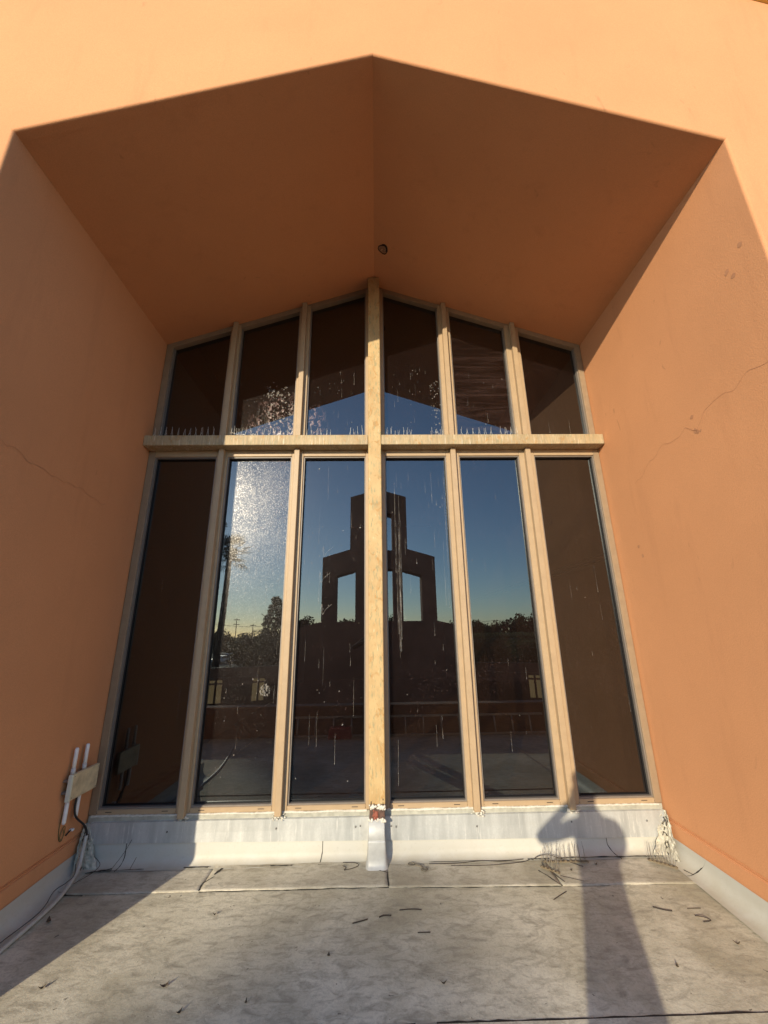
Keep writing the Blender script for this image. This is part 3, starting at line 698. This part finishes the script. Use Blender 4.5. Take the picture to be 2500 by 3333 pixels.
twig([(1.08, -.10, .014), (1.14, -.085, .03), (1.22, -.10, .035), (1.36, -.16, .01), (1.40, -.175, .006)], .003, "arched twig over the fallen spike strip in the person's shadow")
twig([(1.13, -.13, .012), (1.14, -.20, .012), (1.20, -.33, .004)], .003, "dark stem crossing the short askew spike strip")
twig([(1.20, -.27, .006), (1.33, -.33, .004)], .0018, "thin dark stem on the deck inside the person's shadow, past the short strip")
twig([(-1.76, -.02, .16), (-1.79, -.05, .09), (-1.83, -.12, .02)], .002, "dark stem leaning on the shaded left base membrane")
twig([(-1.70, -.05, .06), (-1.71, -.10, .015)], .0022, "short dark stem beside the leaning stem at the shaded left base")
twig([(-1.96, -.11, .10), (-1.90, -.13, .06), (-1.93, -.17, .03), (-1.99, -.24, .012)], .0024, "curved dark stem by the grey conduit in the left corner")
def leaf(x, y, L, wd, a, label, m=LEAFD):
    bm = bmesh.new(); ca, sa = math.cos(a), math.sin(a); rows = []
    for k in range(6):
        t = k/5; h = wd*math.sin(math.pi*min(.97, t*.94+.03)); lx = (t-.5)*L; lift = .005+.012*(t-.5)**2*4
        rows.append([bm.verts.new((x+lx*ca-s*h*sa, y+lx*sa+s*h*ca, dz(x, y)+lift+.004*abs(s))) for s in (-.5, 0, .5)])
    for p, q in zip(rows, rows[1:]):
        for i in range(2): bm.faces.new((p[i], q[i], q[i+1], p[i+1]))
    tag(obj("leaf", bm, m), label, "leaf", "dry leaves on the deck")
leaf(-1.90, -.56, .055, .022, -1.0, "dark curled leaf beside the grey conduit in the left shade")
leaf(-.958, -.545, .020, .014, .3, "tiny dark leaf on the sunlit deck near the left lap corner")
leaf(-1.583, -1.01, .03, .016, .7, "small dark leaf just outside the left wall's shadow edge")
leaf(-1.01, -1.02, .040, .02, .5, "crumpled leaf on the sunlit deck at the lower left")
leaf(-.878, -1.157, .030, .016, .9, "small leaf near the front deck seam at the lower left")
leaf(-.259, -.87, .018, .016, 1.4, "round dark leaf bit in the soft shade of the deck middle")
leaf(-.60, -1.12, .022, .012, 1.5, "upright little leaf bit near the front seam left of the middle")
leaf(.30, -1.05, .03, .012, .1, "narrow leaf in the soft shade near the front seam")
leaf(1.50, -.15, .022, .014, 0, "small leaf at the wall foot inside the person's shadow")
leaf(1.30, -.21, .020, .014, .4, "small leaf on the deck beside the fallen spike strip")
leaf(1.45, -1.0, .02, .013, 1.1, "dark leaf bit on the deck inside the person's long shadow")
leaf(1.86, -.87, .03, .014, -.4, "dark leaf on the sunlit deck at the far right")
leaf(2.075, -.13, .05, .02, 1.2, "black torn leaf caught at the base of the right wall")
bm = bmesh.new()
P = [Vector((.229+.024*math.cos(a), -.114+.018*math.sin(a), .014)) for a in [k/14*6.283 for k in range(15)]]; tube(bm, P, .003, 5)
tube(bm, spline([(.255, -.118, .014), (.29, -.135, .012), (.305, -.165, .010)], 4), .006, 6); tube(bm, spline([(.290, -.175, .010), (.312, -.190, .010), (.330, -.172, .010), (.305, -.165, .011)], 4), .006, 6)
tag(obj("cable_scrap", bm, plain("grimy_plastic", (.14, .12, .09), .8)), "grimy ring and tail of old cable on the deck right of the post boot", "scrap")

# ================================================================== PHOTOGRAPHER
def skin_mesh(name, verts, edges, radii, sub=2):
    me = bpy.data.meshes.new(name); me.from_pydata(verts, edges, []); o = bpy.data.objects.new(name, me); COL.objects.link(o)
    md = o.modifiers.new("skin", 'SKIN'); md.use_smooth_shade = True
    for v, r in zip(me.skin_vertices[0].data, radii): v.radius = (r, r) if isinstance(r, (int, float)) else r
    for v in me.skin_vertices[0].data: v.use_root = False
    me.skin_vertices[0].data[0].use_root = True
    ss = o.modifiers.new("sub", 'SUBSURF'); ss.levels = sub; ss.render_levels = sub
    dg = bpy.context.evaluated_depsgraph_get(); ev = o.evaluated_get(dg)
    nm = bpy.data.meshes.new_from_object(ev); nm.name = name
    o.modifiers.clear(); o.data = nm; return o
FL = fz(-3.86)
vs, es, rs = [], [], []
def chain(pts, root=None):
    prev = root
    for p, r in pts:
        vs.append(p); rs.append(r); i = len(vs)-1
        if prev is not None: es.append((prev, i))
        prev = i
    return prev
bx, by = -.06, -3.86
pel = chain([((bx, by, .86), (.15, .11))])
ch = chain([((bx, by, 1.06), (.135, .10)), ((bx, by, 1.28), (.155, .11)), ((bx, by+.005, 1.42), (.11, .085))], pel)
neck = chain([((bx-.01, by+.02, 1.53), .055), ((bx-.015, by+.035, 1.60), (.068, .075)), ((bx-.015, by+.030, 1.69), (.078, .092)), ((bx-.015, by+.022, 1.76), (.058, .070))], ch)
elL = chain([((bx-.165, by, 1.435), .058), ((-.30, -3.79, 1.37), .048), ((-.41, -3.715, 1.315), .041), ((-.25, -3.625, 1.39), .036), ((-.095, -3.535, 1.462), .027)], ch)
palmL = chain([((-.060, -3.519, 1.475), (.034, .016))], elL)
elR = chain([((bx+.160, by, 1.435), .058), ((.15, -3.81, 1.30), .048), ((.135, -3.70, 1.19), .041), ((.10, -3.61, 1.31), .035), ((.062, -3.535, 1.40), .027)], ch)
palmR = chain([((.042, -3.519, 1.43), (.034, .016))], elR)
for s in (-1, 1):
    chain([((bx+s*.095, by, .80), (.085, .09)), ((bx+s*.115, by+.015, .42), .066), ((bx+s*.13, by, .22), (.058, .06)), ((bx+s*.14, by-.01, FL+.09), .040), ((bx+s*.145, by+.05, FL+.045), (.042, .034)), ((bx+s*.155, by+.15, FL+.036), (.038, .026))], pel)
body = skin_mesh("person", vs, es, rs)
person = body
SKINM = plain("tanned_skin", (.45, .25, .17), .5, 0, .05); SHIRT = plain("dark_navy_shirt", (.022, .024, .035), .85, 0, .15); TROU = plain("dark_trousers", (.03, .028, .028), .85); SHOE = plain("brown_shoes", (.06, .04, .03), .6); HAIR = plain("dark_hair", (.02, .014, .01), .7)
for m in (SKINM, SHIRT, TROU, SHOE): person.data.materials.append(m)
for p in person.data.polygons:
    c = p.center; p.use_smooth = True
    p.material_index = 3 if c.z < FL+.10 else 2 if c.z < .92 else 0 if (c.z > 1.515 and abs(c.x-bx) < .12 and c.y < -3.72) or c.y > -3.575 else 1
tag(person, "person in dark clothes holding a phone up at the window, back to the low parapet", "person")
def pobj(name, bm, m): return obj(name, bm, m, person, True)
hx, hy, hz = bx-.015, by+.03, 1.675
bm = bmesh.new(); uvball(bm, (hx, hy-.018, hz+.045), .098, 3, (.90, .98, .80)); pobj("hair", bm, HAIR)
for s in (-1, 1):
    bm = bmesh.new(); uvball(bm, (hx+s*.032, hy+.083, hz), .012, 2); pobj("eye", bm, plain("eye_white", (.5, .48, .45), .3))
    bm = bmesh.new(); uvball(bm, (hx+s*.080, hy-.005, hz-.012), .028, 2, (.35, .7, 1.1)); pobj("ear", bm, SKINM)
bm = bmesh.new(); tube(bm, [(hx, hy+.086, hz+.002), (hx, hy+.108, hz-.032), (hx, hy+.084, hz-.042)], [.007, .014, .010], 8); pobj("nose", bm, SKINM)
bm = bmesh.new(); tube(bm, [(hx-.024, hy+.076, hz-.072), (hx, hy+.086, hz-.070), (hx+.024, hy+.076, hz-.072)], [.003, .006, .003], 6); pobj("mouth", bm, plain("lips", (.30, .12, .10), .5))
# fingers close round the edges of the phone
def finger(name, pts, r):
    v = [Vector(p) for p in pts]
    o = skin_mesh(name, [tuple(p) for p in v], [(i, i+1) for i in range(len(v)-1)], r, 1); o.data.materials.append(SKINM); o.parent = person
for k in range(4):
    z = 1.498-.019*k; L = (.0, .006, .003, -.010)[k]
    finger("finger", [(-.062, -3.520, z-.006), (-.060, -3.502, z), (-.053, -3.492, z+.003), (-.036, -3.4895, z+.004), (-.018+L, -3.4905, z+.002)], [.0095, .009, .0085, .0078, .0068])
    z = 1.455-.019*k
    finger("finger", [(.044, -3.520, z-.006), (.046, -3.502, z), (.040, -3.492, z+.003), (.022, -3.4895, z+.004), (.008-L, -3.4905, z+.002)], [.0095, .009, .0085, .0078, .0068])
finger("thumb", [(-.065, -3.524, 1.470), (-.058, -3.522, 1.500), (-.044, -3.518, 1.522), (-.030, -3.516, 1.530)], [.013, .0115, .010, .008])
finger("thumb", [(.046, -3.524, 1.425), (.040, -3.522, 1.455), (.028, -3.518, 1.476), (.014, -3.516, 1.482)], [.013, .0115, .010, .008])
ph = empty("phone", (-.006, -3.504, 1.50), label="dark smartphone held upright in both hands in front of the person's face", cat="phone")
bm = bmesh.new(); box(bm, -.043, .031, -3.5085, -3.5005, 1.415, 1.562, .003, 0, 2); obj("case", bm, plain("dark_phone_case", (.03, .03, .035), .4), ph)
bm = bmesh.new(); box(bm, -.040, .028, -3.5092, -3.5086, 1.420, 1.557); obj("screen", bm, plain("phone_glass", (.01, .01, .012), .1), ph)
for (x, z) in ((-.016, 1.546), (-.032, 1.546), (-.024, 1.53)):
    bm = bmesh.new(); tube(bm, [(x-.004, -3.5005, z), (x-.004, -3.4990, z)], .006, 12); obj("lens", bm, plain("lens_glass", (.01, .01, .015), .1), ph)

# ================================================================== BEHIND THE CAMERA (seen mirrored in the glass)
bm = bmesh.new(); face(bm, [(-900, -900, -3.7), (900, -900, -3.7), (900, 60, -3.7), (-900, 60, -3.7)])
def groundmat():
    m, t, b = mat("courtyard_ground"); t.links.new(mixc(t, ramp(t, nz(t, .05, 4), .4, .6), (.16, .15, .12), (.07, .085, .04)), b.inputs["Base Color"]); b.inputs["Roughness"].default_value = .95; return m
obj("ground", bm, groundmat(), kind='structure')
# low parapet at the deck's edge
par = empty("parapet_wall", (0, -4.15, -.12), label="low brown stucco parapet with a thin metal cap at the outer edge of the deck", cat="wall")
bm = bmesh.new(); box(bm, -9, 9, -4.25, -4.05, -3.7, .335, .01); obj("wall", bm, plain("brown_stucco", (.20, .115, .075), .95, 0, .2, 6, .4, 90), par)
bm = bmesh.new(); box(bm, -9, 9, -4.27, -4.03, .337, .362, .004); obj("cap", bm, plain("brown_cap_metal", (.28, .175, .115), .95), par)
# ladder leaning on its side against the parapet
lad = empty("ladder", (.7, -4.0, -.12), label="aluminium ladder lying on its side against the low parapet", cat="ladder")
ALU = plain("dull_aluminium", (.55, .54, .52), .4, .6)
bm = bmesh.new(); box(bm, -1.5, 2.85, -4.046, -4.020, .165, .200, .003); obj("rail", bm, ALU, lad)
bm = bmesh.new(); box(bm, -1.5, 2.85, -3.975, -3.948, -.112, -.078, .003); obj("rail", bm, ALU, lad)
for k in range(14):
    x = -1.35+k*.305
    bm = bmesh.new(); tube(bm, [(x, -3.962, -.08), (x, -4.032, .168)], .014, 8); obj("rung", bm, ALU, lad)
bag = empty("tool_bag", (-.62, -3.86, -.11), label="red fabric tool bag standing on the deck in front of the ladder", cat="bag")
bm = bmesh.new(); prism(bm, [(-.82, -.112), (-.42, -.112), (-.45, .07), (-.79, .07)], -3.93, -3.78, .02); obj("body", bm, plain("red_canvas", (.30, .02, .03), .85), bag)
for yy in (-3.91, -3.80):
    bm = bmesh.new(); tube(bm, spline([(-.72, yy, .06), (-.68, yy, .17), (-.62, yy, .20), (-.56, yy, .17), (-.52, yy, .06)], 5), .008, 6); obj("handle", bm, plain("black_strap", (.03, .03, .03), .8), bag)
# bell wall: stepped gable pierced by openings that leave a cross
CX = .13
bell = empty("bell_wall", (CX, -15.4, -3.7), label="stepped stucco bell wall whose openings leave a tall cross, across the courtyard", cat="bell tower")
bm = bmesh.new()
def slab(poly): prism(bm, [(CX+x, z) for x, z in poly], -15.8, -15.0)
sl = .30
def gz(x, peak): return peak - sl*abs(x)
for s in (-1, 1):
    slab([(0, 8.30), (s*1.34, gz(1.34, 8.30)), (s*1.34, 6.5), (s*.64, gz(.64, 7.22)), (0, 7.22)])
    slab([(s*.64, gz(.64, 7.22)), (s*1.34, 6.5), (s*1.34, 5.26), (s*.64, 5.26)])
    slab([(0, 5.26), (s*1.34, 5.26), (s*1.34, 4.25), (s*1.08, 4.36), (s*.64, 4.38), (0, 4.38)])
    slab([(s*1.34, gz(1.34, 5.72)), (s*2.60, gz(2.60, 5.72)), (s*2.60, 4.0), (s*1.95, 4.09), (s*1.34, 4.27)])
    slab([(s*.64, 4.38), (s*1.08, 4.36), (s*1.08, 2.05), (s*.64, 2.05)])
    slab([(s*1.95, 4.09), (s*2.60, 4.0), (s*2.60, 2.05), (s*1.95, 2.05)])
    slab([(0, 2.05), (s*2.60, 2.05), (s*4.1, 1.70), (s*4.1, -3.7), (0, -3.7)])
BRST = plain("red_brown_stucco", (.24, .12, .08), .95, 0, .25, 2.5, .5, 40)
obj("wall", bm, BRST, bell)
# courtyard wings with paired windows (amber panes emit a weak glow in place of sunlight showing through)
AMBER, _t, _b = mat("amber_pane_sunglow")
_b.inputs["Base Color"].default_value = (.6, .42, .2, 1); _b.inputs["Emission Color"].default_value = (1, .62, .25, 1); _b.inputs["Emission Strength"].default_value = .32
def wing(s, wins, label):
    root = empty("courtyard_wing", (s*8, -14.2, -3.7), label=label, cat="building")
    x0, x1 = CX+s*4.1, s*13.0; y0, y1 = -15.05, -11.6
    d = Vector((x1-x0, y1-y0, 0)).normalized(); n = Vector((-d.y, d.x, 0)); n = n if n.y > 0 else -n
    bm = bmesh.new()
    def ex(poly_back, z0, z1, mi):
        a = [Vector((x0, y0, 0)), Vector((x1, y1, 0))]; b = [p - n*poly_back for p in a]; q = [a[0], a[1], b[1], b[0]]
        lo = [bm.verts.new((p.x, p.y, z0)) for p in q]; hi = [bm.verts.new((p.x, p.y, z1)) for p in q]
        fs = [bm.faces.new(lo), bm.faces.new(hi)] + [bm.faces.new((lo[i], lo[(i+1) % 4], hi[(i+1) % 4], hi[i])) for i in range(4)]
        for f in fs: f.material_index = mi
    ex(.22, -3.7, .25, 0); ex(4.0, -3.7, -.45, 1); bmesh.ops.recalc_face_normals(bm, faces=bm.faces); obj("wall", bm, [BRST, plain("tar_roof", (.05, .045, .04), .95)], root)
    bm = bmesh.new()
    for z, h, pr in ((.252, .03, .05), (-.12, .03, .03)):
        a, b = Vector((x0, y0, z))+n*pr, Vector((x1, y1, z))+n*pr
        for q in ([a, b, b+Vector((0, 0, h)), a+Vector((0, 0, h))], [a+Vector((0, 0, h)), b+Vector((0, 0, h)), b+Vector((0, 0, h))-n*(pr+.01), a+Vector((0, 0, h))-n*(pr+.01)], [a, b, b-n*pr, a-n*pr]): face(bm, q)
    obj("trim", bm, plain("wing_trim", (.26, .18, .13), .6), root)
    for wx in wins:
        t = (wx-x0)/d.x; c = Vector((x0, y0, 0))+d*t+n*.02
        bm = bmesh.new()
        for ox in (-.14, .14):
            for z0, z1 in ((-1.05, -.37), (-.30, -.20)):
                p = c+d*ox; face(bm, [p-d*.10+Vector((0, 0, z0)), p+d*.10+Vector((0, 0, z0)), p+d*.10+Vector((0, 0, z1)), p-d*.10+Vector((0, 0, z1))])
        obj("window", bm, AMBER, root)
wing(-1, (-6.5, -4.95), "courtyard wing with two paired amber windows, left of the bell wall when mirrored")
wing(1, (6.5,), "courtyard wing with one paired amber window, right of the bell wall when mirrored")

# trees
def foliage(name, dark, light):
    m, t, b = mat(name); c = mixc(t, ramp(t, nz(t, 1.3, 4), .35, .65), dark, light)
    t.links.new(c, b.inputs["Base Color"]); b.inputs["Roughness"].default_value = .8
    tl = N(t, "ShaderNodeBsdfTranslucent"); t.links.new(c, tl.inputs[0]); mx = N(t, "ShaderNodeMixShader"); mx.inputs[0].default_value = .4
    t.links.new(b.outputs[0], mx.inputs[1]); t.links.new(tl.outputs[0], mx.inputs[2]); t.links.new(mx.outputs[0], t.nodes["Material Output"].inputs[0]); return m
FOL = foliage("dark_leaves", (.025, .035, .014), (.06, .075, .025)); FOL2 = foliage("olive_leaves", (.05, .05, .02), (.10, .09, .035)); FOLH = foliage("hedge_leaves", (.09, .11, .045), (.18, .19, .10))
BARK = plain("bark", (.032, .024, .018), .95, 0, .3)
def leaves(bm, c, r, n, size, sc=(1, 1, 1)):
    for _ in range(n):
        d = Vector((random.gauss(0, 1), random.gauss(0, 1), random.gauss(0, 1))).normalized()*r*random.random()**.35
        p = Vector(c)+Vector((d.x*sc[0], d.y*sc[1], d.z*sc[2])); a = Vector((random.gauss(0, 1), random.gauss(0, 1), random.gauss(0, 1))).normalized(); b = a.orthogonal().normalized()
        s = size*random.uniform(.5, 1.3); face(bm, [p-a*s, p+b*s*.45, p+a*s, p-b*s*.45])
def tree(x, y, top, rad, kind, label, n=26, m=FOL):
    root = empty("pine_tree" if kind == 'pine' else "broadleaf_tree", (x, y, -3.7)); tag(root, label, "tree", "trees beyond the courtyard")
    H = top+3.7; bm = bmesh.new(); tube(bm, [(x, y, -3.7), (x+.1, y, -3.7+H*.5), (x, y, -3.7+H*.85)], [.28, .2, .06], 7)
    for k in range(5):
        a = k*2.4; tube(bm, [(x+.05, y, -3.7+H*(.35+.08*k)), (x+math.cos(a)*rad*.6, y+math.sin(a)*rad*.6, -3.7+H*(.5+.08*k))], [.1, .03], 5)
    obj("trunk", bm, BARK, root)
    bm = bmesh.new()
    if kind == 'pine':
        for k in range(150):
            t = random.random()**.75; rr = rad*(1-t)*random.uniform(.55, 1.0)+.15; a = random.random()*6.28; leaves(bm, (x+math.cos(a)*rr, y+math.sin(a)*rr, top-H*.86*(1-t)), .48, 46, .15, (1, 1, .7))
    else:
        for k in range(n):
            d = Vector((random.gauss(0, 1), random.gauss(0, 1), random.gauss(0, .9))).normalized()*rad*random.uniform(.35, .85)
            leaves(bm, (x+d.x, y+d.y, top-rad*.95+d.z*.75), rad*random.uniform(.22, .42), 110, .16+.02*rad)
    obj("crown", bm, m, root)
tree(-11.7, -45, 5.6, 3.0, 'pine', "tall pointed pine near the palm, seen mirrored in the second bay")
tree(-14.6, -50, 1.9, 3.6, 'b', "olive bushy tree under the pointed pine", 40, FOL2)
tree(-11.2, -49, 2.2, 3.2, 'b', "olive bushy tree close behind the pointed pine's right side", 36, FOL2)
tree(-24.8, -62, 2.4, 2.3, 'b', "low round tree beside the palm trunk", 26)
tree(-19.0, -61, 2.9, 3.4, 'b', "rounded tree under the utility poles", 30)
tree(-9.2, -50, 3.9, 1.9, 'b', "small feathery tree left of the bell wall when mirrored", 18)
tree(-4.2, -46, 3.8, 2.3, 'b', "tree filling the foot of the bell wall's left opening", 26)
tree(-2.0, -47, 3.4, 2.2, 'b', "tree behind the bell wall's left pillar", 22)
tree(1.2, -45, 3.9, 2.0, 'b', "tree filling the foot of the bell wall's middle slot", 24)
tree(10.5, -56, 3.4, 2.4, 'b', "round tree just right of the bell wall when mirrored", 26)
tree(15.2, -60, 3.9, 2.6, 'b', "round dark tree behind the clipped hedge, nearest the bell wall", 28)
tree(18.8, -61, 3.7, 2.4, 'b', "middle dark tree behind the clipped hedge", 24)
tree(22.6, -60, 5.0, 3.1, 'b', "tallest dark tree behind the clipped hedge", 34)
tree(26.4, -60, 4.8, 2.6, 'b', "dark tree behind the clipped hedge, farthest from the bell wall", 26)
bm = bmesh.new()
for k in range(150):
    x = -95+190*k/149+random.uniform(-.5, .5); leaves(bm, (x, -102+random.uniform(-5, 5), .35+random.uniform(-1.6, .8)), 2.6, 90, .5)
obj("distant_woods", bm, FOL, kind='stuff')
# hedges: clipped blocks of small leaves
def hedge(x0, x1, y0, y1, z1, label):
    bm = bmesh.new()
    box(bm, x0+.2, x1-.2, y0+.2, y1-.2, -3.7, z1-.22, .15)
    for _ in range(9000):
        if random.random() < .45: p = Vector((random.uniform(x0, x1), random.uniform(y0, y1), z1+random.gauss(0, .06)))
        else: p = Vector((random.uniform(x0, x1), y1+random.gauss(0, .06), random.uniform(-1.2, z1)))
        if random.random() < .12: p = Vector((x0+random.gauss(0, .05), random.uniform(y0, y1), random.uniform(-1.2, z1)))
        a = Vector((random.gauss(0, 1), random.gauss(0, 1), random.gauss(0, 1))).normalized(); b = a.orthogonal().normalized(); s = random.uniform(.04, .09)
        face(bm, [p-a*s, p+b*s*.5, p+a*s, p-b*s*.5])
    tag(obj("hedge", bm, FOLH), label, "hedge", "clipped hedges behind the wing")
hedge(5.2, 13.5, -23.5, -20.5, 1.35, "taller clipped hedge behind the courtyard wing")
hedge(6.9, 13.5, -19.5, -17.2, .95, "lower clipped hedge in front of the taller hedge")
# palms
def palm(x, y, top, r, label, lean=0.0, tr=.27, dense=60):
    root = empty("palm_tree", (x, y, -3.7)); tag(root, label, "palm tree", "tall fan palms")
    bm = bmesh.new(); P = [(x-lean*(1-k/12)**2, y, -3.7+(top+3.7-.2)*k/12) for k in range(13)]; tube(bm, P, [tr*(1.25-.35*k/12) for k in range(13)], 9)
    for k in range(420):
        t = random.random(); a = random.random()*6.28; q = Vector((x-lean*(1-t)**2, y, -3.7+(top+3.5)*t)); rr = tr*(1.25-.35*t); o = Vector((math.cos(a), math.sin(a), 0))
        face(bm, [q+o*rr*.9-Vector((0, 0, .10)), q+o*(rr+.05)+Vector((0, 0, .06)), q+o*rr*.9+o.cross(Vector((0, 0, 1)))*.06])
    obj("trunk", bm, BARK, root)
    bm = bmesh.new()
    for k in range(dense):
        a = random.random()*6.28; el = random.uniform(-.9, 1.35); d = Vector((math.cos(a)*math.cos(el), math.sin(a)*math.cos(el), math.sin(el)))
        base = Vector((x, y, top)); L = r*random.uniform(.45, .62); tip = base+d*L-Vector((0, 0, .12*L)); tube(bm, [base, base+d*L*.5+Vector((0, 0, .04)), tip], [.03, .02, .012], 4)
        sd = d.cross(Vector((0, 0, 1))).normalized(); u = sd.cross(d)
        for j in range(13):
            f = (j-6)/6*1.45; q = (d*math.cos(f)+sd*math.sin(f)).normalized(); le = r*.5*(1-.25*abs(f)); w2 = sd*math.cos(f)*.035-d*math.sin(f)*.035
            e = tip+q*le-Vector((0, 0, .18*le*random.random()))
            face(bm, [tip-w2*.4, tip+q*le*.55-w2, e, tip+q*le*.55+w2])
    leaves(bm, (x, y, top), r*(.55 if dense > 90 else .3), dense*7, .16)
    obj("crown", bm, FOL, root)
palm(-14.45, -36, 9.3, 2.5, "tall fan palm with a shaggy trunk, seen mirrored at the left of the second bay", .45, .27, 48)
Q = Vector((-1.08, -3.35, fz(-3.35)))+SUN*(62/math.cos(EL))
palm(Q.x, Q.y, Q.z, 1.25, "taller, farther fan palm standing towards the sun, its crown shading the deck", .3, .25, 170)
# utility poles
for x, y, z, lab in ((-37.8, -110, 5.9, "taller utility pole with two crossarms beyond the trees"), (-33.3, -110, 4.4, "shorter utility pole with one crossarm beyond the trees"), (12.0, -110, 2.9, "utility pole seen through the bell wall's right opening")):
    root = empty("utility_pole", (x, y, -3.7), label=lab, cat="utility pole", group="utility poles on the skyline")
    bm = bmesh.new(); tube(bm, [(x, y, -3.7), (x, y, z)], [.13, .08], 7); obj("pole", bm, BARK, root)
    for k in range(2 if "two" in lab else 1):
        bm = bmesh.new(); box(bm, x-.8, x+.8, y-.06, y+.06, z-.5-1.2*k, z-.32-1.2*k); obj("crossarm", bm, BARK, root)
bm = bmesh.new()
for dzz in (-.35, -.45): tube(bm, [(-75+110*k/30, -110, 4.9+dzz-.9*math.sin(k/30*6.28*2)**2) for k in range(31)], .03, 4)
tag(obj("power_line", bm, BLACKC), "thin power lines strung between the utility poles", "power line")
# parked cars glinting beyond the wing
def car(x, y, rz, paint, label):
    root = empty("parked_car", (x, y, -3.7), label=label, cat="car", group="cars parked beyond the courtyard"); root.rotation_euler = (0, 0, rz)
    def part(name, bm, m, par=root):
        o = obj(name, bm, m); o.parent = par; return o
    side = [(-2.15, .35), (2.15, .35), (2.2, .62), (2.05, .85), (1.15, .96), (.55, 1.42), (-.95, 1.46), (-1.7, 1.02), (-2.15, .95)]
    bm = bmesh.new(); prism(bm, side, -.85, .85, .06); part("body", bm, paint)
    for k, q in enumerate(([(1.17, .98), (.58, 1.40), (.58, 1.402), (1.18, 1.0)],)):
        pass
    gm = plain("car_glass", (.02, .025, .03), .05)
    for yy in (-.862, .862):
        bm = bmesh.new(); face(bm, [(.98, yy, .98), (.50, yy, 1.36), (-.9, yy, 1.39), (-1.5, yy, 1.02)]); part("window", bm, gm)
    bm = bmesh.new(); face(bm, [(1.13, -.75, 1.0), (1.13, .75, 1.0), (.60, .70, 1.40), (.60, -.70, 1.40)]); part("windscreen", bm, gm)
    for wx in (-1.35, 1.35):
        for yy in (-.8, .8):
            bm = bmesh.new(); tube(bm, [(wx, yy-.1, .33), (wx, yy+.1, .33)], .33, 14); wh = part("wheel", bm, BLACKC)
    for yy in (-.6, .6):
        bm = bmesh.new(); uvball(bm, (2.12, yy, .72), .12, 2, (.5, 1.3, .7)); part("headlight", bm, plain("headlight_glass", (.7, .7, .7), .1))
CARW = plain("white_car_paint", (.72, .73, .74), .25); CARS = plain("silver_car_paint", (.45, .46, .48), .25, .5)
car(-30.2, -80, 1.9, CARW, "white car parked in front, nearest the palm trunk"); car(-27.0, -81, 1.7, CARS, "silver car parked beside the front white car")
car(-32.0, -88, 1.8, CARW, "white car in the back row beyond the silver car")
